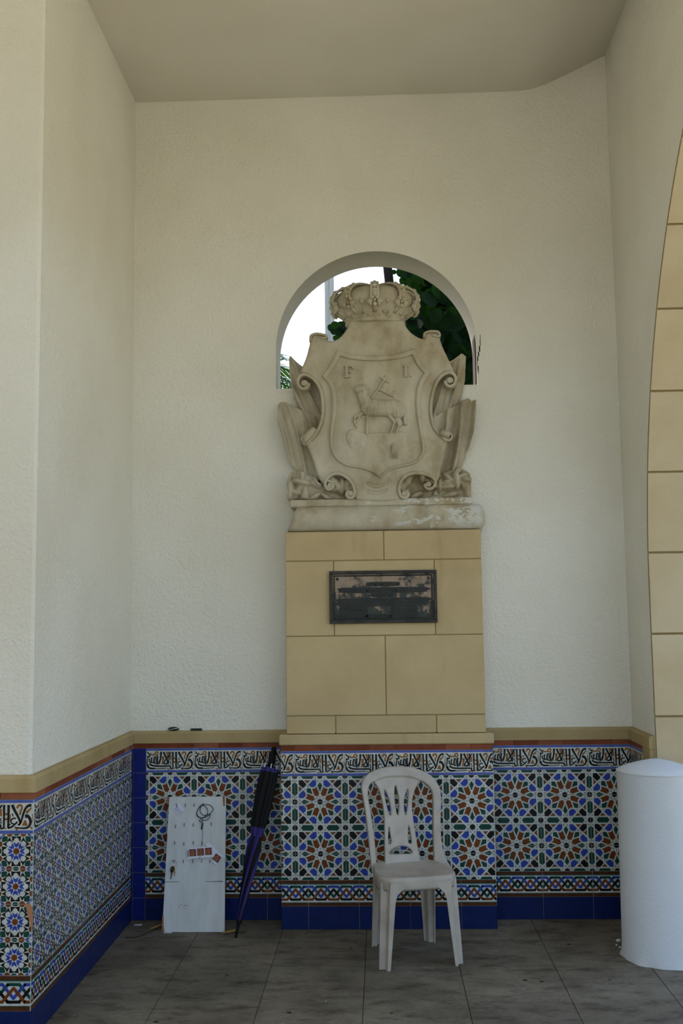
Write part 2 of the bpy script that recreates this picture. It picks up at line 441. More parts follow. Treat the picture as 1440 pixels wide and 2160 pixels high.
def pat_flower():
    cells = []
    def rot(pg, a): return [(x*math.cos(a)-y*math.sin(a), x*math.sin(a)+y*math.cos(a)) for x, y in pg]
    def ngon(cx, cy, r, n, a=0): return [(cx+r*math.cos(2*math.pi*i/n+a), cy+r*math.sin(2*math.pi*i/n+a)) for i in range(n)]
    cells.append((ngon(0, 0, .08, 8, .39), BROWN))
    chev = [(0,.115),(.05,.165),(.068,.245),(0,.19),(-.068,.245),(-.05,.165)]
    for k in range(8): cells.append((rot(chev, k*math.pi/4), BLUE))
    brk = [(.01,.405),(.125,.42),(.115,.30),(.078,.33),(.072,.38),(.03,.385)]
    for k in range(4):
        for s in (1, -1): cells.append((rot([(s*x, y) for x, y in brk], k*math.pi/2), BLACK))
    ch2 = [(.205,.385),(.275,.27),(.20,.315),(.135,.265)]
    for k in range(4):
        for s in (1, -1): cells.append((rot([(s*x, y) for x, y in ch2], k*math.pi/2), BLACK))
    gh = [(.27,.40),(.30,.28),(.40,.27),(.42,.30),(.41,.41),(.30,.42)]
    for k in range(4): cells.append((rot(gh, k*math.pi/2), GREEN))
    for k in range(4):
        for s in (.205, -.205): cells.append((rot(ngon(s, .5, .075, 8, .39), k*math.pi/2), BROWN))
        cells.append((rot([(-.085,.5),(-.04,.455),(.04,.455),(.085,.5)], k*math.pi/2), GREEN))
        cells.append((rot([(.32,.5),(.37,.455),(.42,.45),(.385,.5)], k*math.pi/2), BLUE)); cells.append((rot([(-.32,.5),(-.37,.455),(-.42,.45),(-.385,.5)], k*math.pi/2), BLUE))
    out = []
    for q, c in cells:
        q = grow(q, .014); r = clip(q, -.5, .5, -.5, .5)
        if r: out.append(([((x+.5)*.13, (y+.5)*.1306) for x, y in r], c, 0))
    return .13, .1306, WHITE, out

def rect(x0, x1, z0, z1): return [(x0, z0), (x1, z0), (x1, z1), (x0, z1)]
def pat_border():
    W, H = .26, .1296; k = .13/640; kv = H/668.
    X = lambda x: (x-230)*k+.065; Zz = lambda y: (752-y)*kv
    out = [(rect(0, W, Zz(170), H), UMBER, 0), (rect(0, W, Zz(188), Zz(170)), GREEN, 0), (rect(0, W, Zz(216), Zz(188)), TURQ, 0),
           (rect(0, W, 0, Zz(665)), UMBER, 0), (rect(0, W, Zz(665), Zz(650)), GREEN, 0)]
    def zig(c, cx, top, level):
        a, b = (252, 512) if top else (578, 318)
        for n in range(-2, 3):
            o = cx+640*n
            pts = [(o-110, a), (o+110, a), (o+320, b), (o+530, a)]
            for i in range(3):
                (x0, y0), (x1, y1) = pts[i], pts[i+1]
                p, q = np.array([X(x0), Zz(y0)]), np.array([X(x1), Zz(y1)]); t = (q-p)/np.linalg.norm(q-p); nn = np.array([-t[1], t[0]])*.0058
                p = p-t*.003; q = q+t*.003
                out.append(([tuple(p+nn), tuple(p-nn), tuple(q-nn), tuple(q+nn)], c, level+(.5 if i == 1 else 0)))
    zig(GREEN, 230, True, 0); zig(BLUE, 550, True, 1); zig(BLACK, 230, False, .25); zig(BROWN, 550, False, 1.25)
    res = []
    for q, c, l in out:
        q = q if area(q) > 0 else q[::-1]; r = clip(q, 0, W, 0, H)
        if r: res.append((r, c, l))
    return W, H, WHITE, res

def pat_frieze():
    W, H = .26, .1275; k = W/1267.; kv = H/660.
    S = lambda pts: [((x-240)*k, (765-y)*kv) for x, y in pts]
    out = []
    def st(pts, w0, w1=None, c=BLACK, l=1):
        for q in stroke(S(pts), 1.12*w0*k, 1.12*(w0 if w1 is None else w1)*k): out.append((q, c, l))
    out += [(rect(0, W, (765-168)*kv, H), BAND, 0), (rect(0, W, 0, (765-702)*kv), BAND, 0)]
    O = lambda p, a, b=None: st(p, a, b, ORANGE, 0)
    O([(350,235),(380,275),(450,280),(490,215),(530,205),(555,245),(520,285),(480,270)], 30); O([(685,325),(690,440),(655,545)], 62, 25); O([(785,205),(800,260),(800,350)], 62, 15)
    O([(885,285),(890,425)], 34); O([(1195,275),(1210,225),(1260,215),(1285,265),(1255,330),(1250,400)], 38, 30); O([(1462,265),(1400,330),(1365,365)], 20, 55)
    O([(1350,505),(1345,560),(1342,610)], 25, 105); O([(1068,390),(1066,520)], 16); O([(1480,380),(1490,480),(1470,560)], 16, 10); O([(1450,640),(1490,670)], 26); O([(800,655),(860,690)], 26); O([(1170,660),(1210,690)], 40, 30); O([(930,650),(990,665)], 22)
    for y in (385, 480): O([(960,y),(1012,y)], 36)
    st([(270,200),(300,240),(340,290),(325,330),(278,325),(300,350)], 26, 34); st([(292,330),(275,430),(268,540),(300,620),(360,662),(500,662),(770,645)], 26, 16)
    st([(278,540),(300,610),(365,650),(480,650)], 50, 30)
    st([(335,520),(400,572),(560,592),(865,592),(880,645),(912,665),(948,640)], 40, 26)
    st([(948,650),(946,420),(944,205)], 28, 42); st([(1030,205),(1032,420),(1030,655)], 46, 34)
    st([(1025,655),(1090,635),(1150,585),(1205,535)], 30); st([(1172,470),(1120,468),(1082,510),(1090,560),(1140,575)], 26, 20)
    st([(1098,205),(1150,320),(1215,440),(1255,560),(1210,598)], 52, 26); st([(1462,218),(1400,225),(1345,290),(1300,420),(1270,540),(1235,600)], 48, 24)
    st([(1345,425),(1400,430),(1445,500),(1440,590),(1385,650),(1270,658),(1150,640)], 62, 18)
    st([(637,200),(628,330),(612,450),(588,545)], 50, 18); st([(700,205),(745,310),(795,420),(805,500),(770,528),(708,515),(745,440),(810,350),(862,270),(905,205)], 44, 22)
    st([(845,205),(845,380),(828,550)], 30, 22); st([(905,205),(870,260),(850,300)], 24)
    st([(398,350),(378,410),(385,480)], 30); st([(472,325),(450,420),(458,490)], 34); st([(548,305),(535,410),(540,490)], 38); st([(330,380),(330,450),(360,485),(430,490),(500,515),(560,490)], 28); st([(605,400),(575,490),(530,560)], 16, 26)
    st([(895,460),(875,500),(905,520)], 18); st([(870,555),(910,548)], 20); st([(1055,580),(1070,596)], 26); st([(1100,370),(1120,430)], 20); st([(500,320),(500,480)], 20)
    res = []
    for q, c, l in out:
        for dx in (0, -W, W):
            r = [(x+dx, z) for x, z in q]; r = r if area(r) > 0 else r[::-1]; r = clip(r, 0, W, 0, H)
            if r: res.append((r, c, l))
    return W, H, WHITE, res
PAT = {'star': pat_star(), 'flower': pat_flower(), 'border': pat_border(), 'frieze': pat_frieze(),
       'base': (.26, .1146, BASEB, []), 'base_narrow': (.13, .1146, BASEB, []), 'blue_square': (.13, .13, COLB, [])}
TM = {}
def tile_mesh(kind, u0, u1, v0, v1):
    key = (kind, round(u0, 4), round(u1, 4), round(v0, 4), round(v1, 4))
    if key in TM: return TM[key]
    W, H, bg, deco = PAT[kind]; g = .0009; mb = MB(); w, h = u1-u0, v1-v0
    x0, x1, z0, z1, c = g, w-g, g, h-g, .0012
    vs = [(x0,.011,z0),(x1,.011,z0),(x1,.011,z1),(x0,.011,z1),(x0,c,z0),(x1,c,z0),(x1,c,z1),(x0,c,z1),(x0+c,0,z0+c),(x1-c,0,z0+c),(x1-c,0,z1-c),(x0+c,0,z1-c)]
    fs = [(8,9,10,11)]
    for i in range(4):
        j = (i+1) % 4; fs += [(4+i,4+j,8+j,8+i), (i,j,4+j,4+i)]
    mb.add(vs, fs, bg)
    for q, col, l in deco:
        r = clip([(x-u0, z-v0) for x, z in q], g*1.3, w-g*1.3, g*1.3, h-g*1.3)
        if len(r) >= 3 and abs(area(r)) > 2e-7:
            y = -.0003-.00022*l; mb.add([(x, y, z) for x, z in r], [tuple(range(len(r)))], col)
    me = mb.mesh(kind+'_tile')
    for m in TILE_MATS: me.materials.append(m)
    TM[key] = me; return me
def place_tile(kind, name, parent, org, rz, u, v, u0, u1, v0, v1):
    """org = point of the wall at u=0,v=0; rz turns the wall's front from -Y; u,v the lower left corner on the wall"""
    me = tile_mesh(kind, u0, u1, v0, v1)
    o = bpy.data.objects.new(name, me); COL.objects.link(o)
    o.location = (org[0]+u*math.cos(rz), org[1]+u*math.sin(rz), org[2]+v); o.rotation_euler = (0, 0, rz)
    o.parent = parent
    return o
def run(kind, name, parent, org, rz, U0, U1, phase, v, v0=0., v1=None):
    """a row of tiles from U0 to U1 along the wall, a joint at u=phase"""
    W, H = PAT[kind][:2]; v1 = H if v1 is None else v1
    k = math.floor((U0-phase)/W+1e-6); u = phase+k*W
    while u < U1-1e-6:
        a, b = max(u, U0), min(u+W, U1)
        if b-a > .006: place_tile(kind, name, parent, org, rz, a, v, a-u, b-u, v0, v1)
        u += W
ZB, ZO, ZS, ZF = .1146, .2442, .7666, .8941          # tops of base, border, star field, inscription
def caps(parent, org, rz, U0, U1, phase):
    u = phase+math.floor((U0-phase)/.13+1e-6)*.13
    while u < U1-1e-6:
        a, b = max(u, U0), min(u+.13, U1)
        if b-a > .006:
            mb = MB(); mb.box(.0008, b-a-.0008, -.001, .011, .0008, .0285, 0, .0015)
            o = mb.build('cap_tile', M['g_cap']); o.location = (org[0]+a*math.cos(rz), org[1]+a*math.sin(rz), ZF); o.rotation_euler = (0, 0, rz); o.parent = parent
        u += .13
def dado(parent, org, rz, U0, U1, phase, field='star', basek='base', bphase=None, fu0=None, fu1=None):
    a, b = (U0 if fu0 is None else fu0), (U1 if fu1 is None else fu1)
    run('frieze', 'inscription_tile', parent, org, rz, a, b, phase, ZS)
    run('border', 'border_tile', parent, org, rz, a, b, phase if bphase is None else bphase, ZB)
    run(basek, 'base_tile', parent, org, rz, a, b, phase if bphase is None else bphase, 0)
    if field == 'star':
        run('star', 'star_tile', parent, org, rz, a, b, phase, ZO, .1306, .2612)
        run('star', 'star_tile', parent, org, rz, a, b, phase, ZO+.1306)
        run('star', 'star_tile', parent, org, rz, a, b, phase, ZO+.3918, 0, .1306)
    else:
        for r in range(4): run('flower', 'rosette_tile', parent, org, rz, a, b, phase, ZO+.1306*r)
    caps(parent, org, rz, U0, U1, phase)

# ------------------------------------------------------------------ the setting
LX, RX, BY, PY = -1.3586, 1.2884, 0.0, -1.6264       # tile faces: left, right, back, pier front
PL, PR, BK, PF = LX-.02, RX+.02, .02, PY+.02          # plaster faces
HT = 5.3
def add_struct(o, label, cat): return tag(o, label, cat, kind='structure')

# ground outside and the floor of slabs
mb = MB(); mb.box(-45, 45, -60, 40, -.6, -.05); g = mb.build('ground', M['paving']); add_struct(g, 'warm sunlit paving of the courtyard around the portico', 'ground')
mb = MB(); mb.box(-6, 2.2, -7.5, .3, -.05, -.010); fl = mb.build('floor', M['floor_joint']); add_struct(fl, 'dirty grey concrete slab floor of the portico', 'floor')
SL = .4277; slab = {}
def slab_mesh(w, d):
    k = (round(w, 3), round(d, 3))
    if k not in slab:
        mb = MB(); mb.box(.0011, w-.0011, .0011, d-.0011, -.010, 0, 0, .0016); slab[k] = mb.mesh('slab'); slab[k].materials.append(M['concrete'])
    return slab[k]
xg = [-.5425+SL*i for i in range(-5, 7)]; yg = [-.757+SL*j for j in range(-5, 3)]
for i in range(len(xg)-1):
    for j in range(len(yg)-1):
        a, b, c, d = xg[i], xg[i+1], yg[j], min(yg[j+1], .01)
        if d-c < .01: continue
        o = bpy.data.objects.new('floor_slab', slab_mesh(b-a, d-c)); COL.objects.link(o); o.location = (a, c, random.uniform(-.0012, 0)); o.parent = fl
mb = MB(); mb.box(-6, xg[0], -7.5, .3, -.02, -.0005); mb.box(xg[-1], 2.2, -7.5, .3, -.02, -.0005); mb.box(xg[0], xg[-1], -7.5, yg[0], -.02, -.0005)
o = mb.build('slab_field', M['concrete'], fl); o['kind'] = 'stuff'

def lawn():
    m, nt, b = new_mat('garden_soil_and_grass'); n = noise(nt, wcoords(nt), 1.5, 6); nt.links.new(ramp(nt, n, [(.35, (.030, .026, .014)), (.65, (.045, .075, .022))]), b.inputs['Base Color']); b.inputs['Roughness'].default_value = .95; return m
mb = MB(); mb.box(-14, 14, .32, 14, -.05, -.02); gd = mb.build('garden_ground', lawn()); add_struct(gd, 'unseen dark garden ground added behind the back wall to cut bounce light', 'ground')  # unseen ground, added dark to cut bounce into the opening
M['cement'] = stucco('bare_cement_reveal', (.44, .42, .37), .5, .006)
# back wall with the lunette opening
LC, LR, LZ, LS = -.0195, .5585, 3.07, 2.853
def back_wall():
    mb = MB(); n = 48; y0, y1 = BK, BK+.262; xa, xb = PL-.05, 1.78
    arc = [(LC+LR*math.cos(a), LZ+LR*math.sin(a)) for a in np.linspace(math.pi, 0, n+1)]
    for y, flip in ((y0, False), (y1, True)):
        q = lambda x0, x1, z0, z1: mb.add([(x0,y,z0),(x1,y,z0),(x1,y,z1),(x0,y,z1)], [(3,2,1,0) if flip else (0,1,2,3)])
        q(xa, LC-LR, 0, HT); q(LC+LR, xb, 0, HT); q(LC-LR, LC+LR, 0, LS)
        for i in range(n):
            (a, za), (b, zb) = arc[i], arc[i+1]
            mb.add([(a,y,za),(b,y,zb),(b,y,HT),(a,y,HT)], [(3,2,1,0) if flip else (0,1,2,3)])
    loop = [(LC-LR, LS)]+arc+[(LC+LR, LS)]
    for i in range(len(loop)):
        (a, za), (b, zb) = loop[i], loop[(i+1) % len(loop)]
        mb.add([(a,y0,za),(b,y0,zb),(b,y1,zb),(a,y1,za)], [(3,2,1,0)], 1)
    mb.add([(xa,y0,HT),(xb,y0,HT),(xb,y1,HT),(xa,y1,HT)], [(0,1,2,3)])
    return mb.build('wall_back', [M['plaster'], M['cement']])
wb_ = back_wall(); add_struct(wb_, 'white stucco back wall with a round-topped opening and tiled dado', 'wall')
# ragged crack beside the opening, drawn as thin dark strips
mb = MB()
ck = [(1012,706),(1013,718),(1012,730),(1010,742),(1008,752),(1006,762),(1007,772),(1009,782),(1008,788)]
for i in range(len(ck)-1):
    a, b = P2(*ck[i], BK), P2(*ck[i+1], BK); w = .0013*(.4+random.random())
    mb.box(min(a[0], b[0])-w/2, max(a[0], b[0])+w/2, BK-.0006, BK+.004, b[1], a[1])
mb.build('crack', simple('crack_dark', (.035, .028, .02), 1), wb_)
# brown weathered strip on the right reveal
mb = MB(); mb.box(LC+LR-.006, LC+LR+.01, BK+.05, BK+.20, LS, LS+.30); mb.build('reveal_board', simple('weathered_wood', (.06, .042, .028), .95), wb_)

# left wall / pier (front and side faces)
mb = MB(); mb.box(-2.6, PL, PF, BK+.262, 0, HT, 0, .012); wl_ = mb.build('wall_left', M['plaster']); add_struct(wl_, 'white stucco side wall and pier with blue rosette tile dado', 'wall')

# right wall with the big side arch
AY, AR, AZ = -2.95, 2.5, 1.72
def arch_path(s):
    if s <= AZ: return (AY+AR, s), (-1, 0)
    a = (s-AZ)/AR
    if a <= math.pi: return (AY+AR*math.cos(a), AZ+AR*math.sin(a)), (-math.cos(a), -math.sin(a))
    return (AY-AR, AZ-(s-AZ-math.pi*AR)), (1, 0)
def right_wall():
    mb = MB(); x0, x1 = PR, 1.76; n = 64; yb, yf = BK+.262, -6.6
    arc = [(AY+AR*math.cos(a), AZ+AR*math.sin(a)) for a in np.linspace(0, math.pi, n+1)]
    for x, fl_ in ((x0, False), (x1, True)):
        def q(ya, yb_, z0, z1): mb.add([(x,ya,z0),(x,yb_,z0),(x,yb_,z1),(x,ya,z1)], [(3,2,1,0) if fl_ else (0,1,2,3)], 0)
        q(yb, AY+AR, 0, HT); q(AY-AR, yf, 0, HT)
        for i in range(n):
            (a, za), (b, zb) = arc[i], arc[i+1]
            if True: mb.add([(x,a,max(za,AZ)),(x,b,max(zb,AZ)),(x,b,HT),(x,a,HT)], [(3,2,1,0) if fl_ else (0,1,2,3)], 0)
    loop = [(AY+AR, 0)]+arc+[(AY-AR, 0)]
    for i in range(len(loop)-1):
        (a, za), (b, zb) = loop[i], loop[i+1]
        mb.add([(x0,a,za),(x0,b,zb),(x1,b,zb),(x1,a,za)], [(0,1,2,3)], 1)
    mb.add([(x0,yf,0),(x1,yf,0),(x1,yf,HT),(x0,yf,HT)], [(0,1,2,3)], 0)
    mb.add([(x0,yb,HT),(x0,yf,HT),(x1,yf,HT),(x1,yb,HT)], [(0,1,2,3)], 0)
    return mb.build('wall_right', [M['plaster'], M['joint']])
wr_ = right_wall(); add_struct(wr_, 'white stucco right wall with a large arch lined in sandstone blocks', 'wall')
tot = 2*AZ+math.pi*AR; js = [0.0, .28]+[.68+.4*k for k in range(40)]; js = [s for s in js if s < tot-.05]+[tot]
for a, b in zip(js[:-1], js[1:]):
    mb = MB(); k = 5; e = .0055; t = .011; bev = .004; ring = []
    for i in range(k+1):
        s = a+e+(b-a-2*e)*i/k; p, nrm = arch_path(s); off = t if 0 < i < k else t-bev*.6
        ring.append((p[0]-0*nrm[0], p[1], p[0]+nrm[0]*off, p[1]+nrm[1]*off))
    xa, xb = PR+.003, 1.755; vs = []
    for (yb_, zb_, yf_, zf_) in ring: vs += [(xa, yb_, zb_), (xa, yf_, zf_), (xb, yf_, zf_), (xb, yb_, zb_)]
    fs = []
    for i in range(k):
        o4, p4 = 4*i, 4*(i+1)
        for c in range(3): fs.append((o4+c, o4+c+1, p4+c+1, p4+c))
    fs += [(0,3,2,1), (4*k, 4*k+1, 4*k+2, 4*k+3)]
    mb.add(vs, fs); mb.build('arch_block', M['sand_arch'], wr_)

# unseen wall added left of the viewer to keep front light off the pier
mb = MB(); mb.box(-7.0, -1.75, -4.95, -4.55, 0, HT); wf_ = mb.build('light_block_wall', M['plaster']); add_struct(wf_, 'unseen white stucco wall added at front left to block light from the pier', 'wall')
# ceiling: level, then rising to the right wall
def ceil_():
    mb = MB(); prof = [(-7.0, 4.552), (.3, 4.547), (.60, 4.546), (.75, 4.547), (.82, 4.549), (.88, 4.556), (.94, 4.573), (1.0, 4.597), (1.104, 4.645), (1.25, 4.717), (1.4, 4.79), (1.78, 4.975)]  # unseen stretch at far left added to shade the pier
    y0, y1 = BK+.005, -4.6
    vs = [(x, y, z) for x, z in prof for y in (y0, y1)]+[(x, y, HT+.05) for x, z in prof for y in (y0, y1)]
    n = len(prof); fs = []
    for i in range(n-1):
        a = 2*i; fs.append((a, a+2, a+3, a+1)); b = 2*n+2*i; fs.append((b, b+1, b+3, b+2)); fs.append((a+1, a+3, b+3, b+1))
    fs.append((0, 1, 2*n+1, 2*n)); fs.append((2*n-2, 4*n-2, 4*n-1, 2*n-1))
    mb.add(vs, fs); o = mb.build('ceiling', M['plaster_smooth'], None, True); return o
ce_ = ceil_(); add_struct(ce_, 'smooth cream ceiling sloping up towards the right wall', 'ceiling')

# mortar bed behind the tiles
def bed(parent, x0, x1, y0, y1, z1=.921): 
    mb = MB(); mb.box(x0, x1, y0, y1, 0, z1); return mb.build('mortar_bed', M['grout'], parent)
bed(wb_, LX-.0, -.535, .0035, BK+.001); bed(wb_, .535, RX, .0035, BK+.001)
bed(wl_, PL-.001, LX-.0035, PY+.0035, BK); bed(wl_, -2.0, PL-.001, PY+.0035, PF+.002)
RE = -.292
bed(wr_, RX+.0035, PR+.001, RE, BK)

O0 = (0, BY, 0)
# back wall, left of the pedestal: a column of plain blue tiles, then the star field
for r in range(7):
    v0, v1 = max(0, ZB+.13*(r-1)), ZB+.13*r
    if r == 0: v0, v1 = 0, ZB
    place_tile('blue_square', 'blue_tile', wb_, O0, 0, LX+.001, v0, 0, -1.2892-LX-.001, 0, min(v1, ZF)-v0)
dado(wb_, O0, 0, -1.2892, -.548, -1.2892, bphase=-1.2892+.13)
caps(wb_, O0, 0, LX+.002, -1.2892, -1.2892)
dado(wb_, O0, 0, .548, RX-.001, .8071-.52)
# left side wall (faces +X, runs from the pier to the corner) and the pier front
OL = (LX, PY, 0); LU = BY-PY
dado(wl_, OL, math.pi/2, .001, LU-.03, .001, 'flower', 'base_narrow')
for r in range(7):
    v0, v1 = (0, ZB) if r == 0 else (ZB+.13*(r-1), min(ZB+.13*r, ZF))
    place_tile('blue_square', 'blue_tile', wl_, OL, math.pi/2, LU-.03, v0, 0, .029, 0, v1-v0)
OP = (LX, PY, 0)
dado(wl_, OP, 0, -.52, -.001, -.0005, 'flower', 'base_narrow')
# right wall (faces -X)
OR = (RX, BY, 0)
dado(wr_, OR, -math.pi/2, .001, -RE-.008, .001)
# bare clay patch on the pier's corner tile
mb = MB(); cp = [(60,1905),(68,1912),(69,1950),(66,1958),(61,1940),(55,1915),(52,1908)]
pts = [P2(u, v, PY-.0015) for u, v in cp]; mb.add([(x, PY-.0018, z) for x, z in pts]+[(x, PY, z) for x, z in pts], [tuple(range(7))]+[(i, i+7, (i+1) % 7+7, (i+1) % 7) for i in range(7)])
mb.build('chipped_glaze', M['g_clay'], wl_)

# sandstone ledge on top of the dado
def ledge(name, pts, label, z0=.9215, z1=.985):
    """pts: list of (wall point, outward corner point) pairs along the run"""
    mb = MB(); vs = []; n = len(pts)
    for (a, b) in pts:
        a = np.array(a); b = np.array(b); c = a+(b-a)*.72
        vs += [(a[0],a[1],z0), (b[0],b[1],z0), (b[0],b[1],z1-.012), (c[0],c[1],z1), (a[0],a[1],z1)]
    fs = []
    for i in range(n-1):
        for k in range(5): fs.append((5*i+k, 5*i+(k+1) % 5, 5*(i+1)+(k+1) % 5, 5*(i+1)+k))
    fs += [(4,3,2,1,0), tuple(5*(n-1)+k for k in range(5))]
    mb.add(vs, fs); o = mb.build(name, M['ledge']); return add_struct(o, label, 'ledge')
d = .008
ledge('trim_1', [((-2.2, PF+.004), (-2.2, PY-d)), ((PL-.004, PF+.004), (LX+d, PY-d)), ((PL-.004, BK+.004), (LX+d, BY-d)), ((-.515, BK+.004), (-.515, BY-d))],
      'weathered sandstone ledge along pier, left wall and back wall up to the pedestal')
tr2 = ledge('trim_2', [((.515, BK+.004), (.515, BY-d)), ((PR+.004, BK+.004), (RX-d, BY-d)), ((PR+.004, -.44), (RX-d, -.44))],
      'weathered sandstone ledge right of the pedestal, turning down beside the arch')
mb = MB(); mb.box(RX-d+.001, PR+.003, -.440, RE-.001, 0, .9215, 0, .004); mb.build('ledge_upright', M['ledge'], tr2)
# ------------------------------------------------------------------ pedestal
QX, QY = .5478, -.172                                 # tiled foot half width, front
ped = empty('pedestal', (0, -.08, 0)); tag(ped, 'sandstone block pedestal on a star-tiled foot under the carved coat of arms', 'pedestal')
mb = MB(); mb.box(-QX+.0035, QX-.0035, QY+.0035, BK-.001, 0, .921); mb.build('mortar_core', M['grout'], ped)
mb = MB(); mb.box(-.5165, .5165, -.1465, BK-.001, .985, 2.037); mb.build('stone_core', M['joint'], ped)
def ptile(fn):
    before = set(COL.objects); fn()
    for o in COL.objects:
        if o not in before: o.matrix_parent_inverse = wmat(ped).inverted()
ptile(lambda: dado(ped, (0, QY, 0), 0, -QX, QX, -.4757, bphase=-.4757+.065))
ptile(lambda: dado(ped, (-QX, BY, 0), -math.pi/2, .001, -QY-.001, 0))
ptile(lambda: dado(ped, (QX, QY, 0), math.pi/2, .001, -QY-.001, 0))
mb = MB(); mb.box(-.556, .556, -.181, BK-.002, .9235, .977, 0, .006); mb.build('plinth_ledge', M['sandstone'], ped)
def block(x0, x1, z0, z1):
    mb = MB(); g = .0022; mb.box(x0+g, x1-g, -.151, BK-.002, z0+g, z1-g, 0, .003); mb.build('stone_block', M['sandstone'], ped)
for z0, z1, xs in ((.977, 1.071, (-.52, -.262, .263, .52)), (1.071, 1.484, (-.52, .003, .52)), (1.484, 1.880, (-.52, -.263, .268, .52)), (1.880, 2.037, (-.52, .004, .52))):
    for a, b in zip(xs[:-1], xs[1:]): block(a, b, z0, z1)

# ------------------------------------------------------------------ bronze plaque
plq = empty('plaque', (-.003, -.152, 1.686)); tag(plq, 'dark bronze memorial plaque screwed to the pedestal front', 'plaque')
def bronze(name, c1, c2, lo=.42, hi=.55, rough=.5, metal=.6):
    m, nt, b = new_mat(name); n = noise(nt, wcoords(nt), 14, 6, .65)
    nt.links.new(ramp(nt, n, [(lo, c1), (hi, c2)]), b.inputs['Base Color']); b.inputs['Roughness'].default_value = rough; b.inputs['Metallic'].default_value = metal
    bump(nt, b, noise(nt, wcoords(nt), 120, 3), .2, .002); return m
MBR = bronze('bronze_dark', (.022, .024, .024), (.045, .040, .036)); 
def plate_mat():
    m, nt, b = new_mat('bronze_worn'); g = N(nt, 'ShaderNodeNewGeometry'); sx = N(nt, 'ShaderNodeSeparateXYZ'); nt.links.new(g.outputs['Position'], sx.inputs[0])
    n = noise(nt, wcoords(nt), 22, 5, .65)
    z = N(nt, 'ShaderNodeMapRange'); z.inputs['From Min'].default_value = 1.57; z.inputs['From Max'].default_value = 1.80; z.inputs['To Min'].default_value = -.16; z.inputs['To Max'].default_value = .12
    nt.links.new(sx.outputs[2], z.inputs['Value']); ad = N(nt, 'ShaderNodeMath', operation='ADD'); nt.links.new(n, ad.inputs[0]); nt.links.new(z.outputs[0], ad.inputs[1])
    nt.links.new(ramp(nt, ad.outputs[0], [(.47, (.022, .030, .027)), (.54, (.17, .12, .085)), (.64, (.24, .18, .13))]), b.inputs['Base Color'])
    b.inputs['Roughness'].default_value = .42; b.inputs['Metallic'].default_value = .45; return m
MPL = plate_mat()
x0, x1, z0, z1 = -.2855, .279, 1.548, 1.824
mb = MB(); mb.box(x0+.006, x1-.006, -.160, -.1515, z0+.006, z1-.006, 0, .002); mb.build('plate', MPL, plq)
def frame_ring(x0, x1, z0, z1, w, y0, y1, name, mat):
    mb = MB()
    for a, b, c, d in ((x0, x1, z1-w, z1), (x0, x1, z0, z0+w), (x0, x0+w, z0+w, z1-w), (x1-w, x1, z0+w, z1-w)): mb.box(a, b, y0, y1, c, d, 0, .002)
    return mb.build(name, mat, plq)
frame_ring(x0, x1, z0, z1, .017, -.172, -.152, 'frame', MBR); frame_ring(x0+.022, x1-.022, z0+.022, z1-.022, .007, -.165, -.156, 'inner_frame', MBR)
for sx_ in (x0+.042, x1-.042):
    for sz in (z0+.042, z1-.042):
        mb = MB(); mb.tube([(sx_, -.158, sz), (sx_, -.1655, sz)], [.0085, .0075], 14); mb.tube([(sx_, -.1655, sz), (sx_, -.1675, sz)], [.0045, .0035], 10); mb.build('screw', MBR, plq)
def text(body, size, cx, cz, y, ext, mat, parent, name='lettering', width=None):
    cu = bpy.data.curves.new(name, 'FONT'); cu.body = body; cu.size = size; cu.align_x = 'CENTER'; cu.extrude = ext; cu.resolution_u = 3; cu.offset = .0009
    tmp = bpy.data.objects.new(name, cu); COL.objects.link(tmp); dg = bpy.context.evaluated_depsgraph_get()
    me = bpy.data.meshes.new_from_object(tmp.evaluated_get(dg)); bpy.data.objects.remove(tmp)
    co = np.zeros(len(me.vertices)*3); me.vertices.foreach_get('co', co); co = co.reshape(-1, 3)
    s = 1.0 if width is None else width/(co[:, 0].max()-co[:, 0].min()+1e-9)
    out = np.stack([co[:, 0]*s+cx, -co[:, 2]+y, co[:, 1]+cz], 1); me.vertices.foreach_set('co', out.reshape(-1)); me.update()
    me.materials.clear(); return link(name, me, parent, mat)
MLT = simple('bronze_letters', (.030, .032, .030), .5, .5)
text('IN MEMORIAM', .023, -.004, 1.747, -.1612, .0018, MLT, plq, width=.172)
text('AL INGENIERO MAYOR TEODOMIRO DE AGUILAR', .031, -.004, 1.712, -.1612, .0018, MLT, plq, width=.47)
def worn_line(xa, xb, z, h):
    mb = MB(); x = xa
    while x < xb:
        w = random.uniform(.012, .035); e = min(x+w, xb)
        while x < e:
            k = random.uniform(.0018, .004); mb.box(x, x+k, -.1630, -.1600, z+random.uniform(0, h*.25), z+h*random.uniform(.75, 1)); x += k+.0012
        mb.box(e-w, e, -.1620, -.1600, z, z+.0016); x += .005
    mb.build('worn_lettering', MLT, plq)
MDK = bronze('bronze_patina', (.014, .020, .018), (.030, .036, .032), .4, .6, .6, .3)
def patina(xa, xb, za, zb):
    mb = MB(); n = 24; pts = []
    for i in range(n):
        a = 2*math.pi*i/n; k = (abs(math.cos(a))**6+abs(math.sin(a))**6)**(-1/6)*(1+random.uniform(-.05, .05))
        pts.append(((xa+xb)/2+(xb-xa)/2*k*math.cos(a), (za+zb)/2+(zb-za)/2*k*math.sin(a)))
    mb.add([(x, -.1604, z) for x, z in pts]+[(x, -.1598, z) for x, z in pts], [tuple(range(n))]+[(i, i+n, (i+1) % n+n, (i+1) % n) for i in range(n)]); mb.build('dark_patina', MDK, plq)
for q_ in ((-.092, .088, 1.741, 1.765), (-.242, .238, 1.706, 1.737), (-.068, .055, 1.684, 1.706), (-.250, .246, 1.640, 1.682), (-.235, -.085, 1.572, 1.640), (.030, .180, 1.572, 1.640), (-.10, .04, 1.572, 1.594)): patina(*q_)
worn_line(-.075, .045, 1.690, .012)
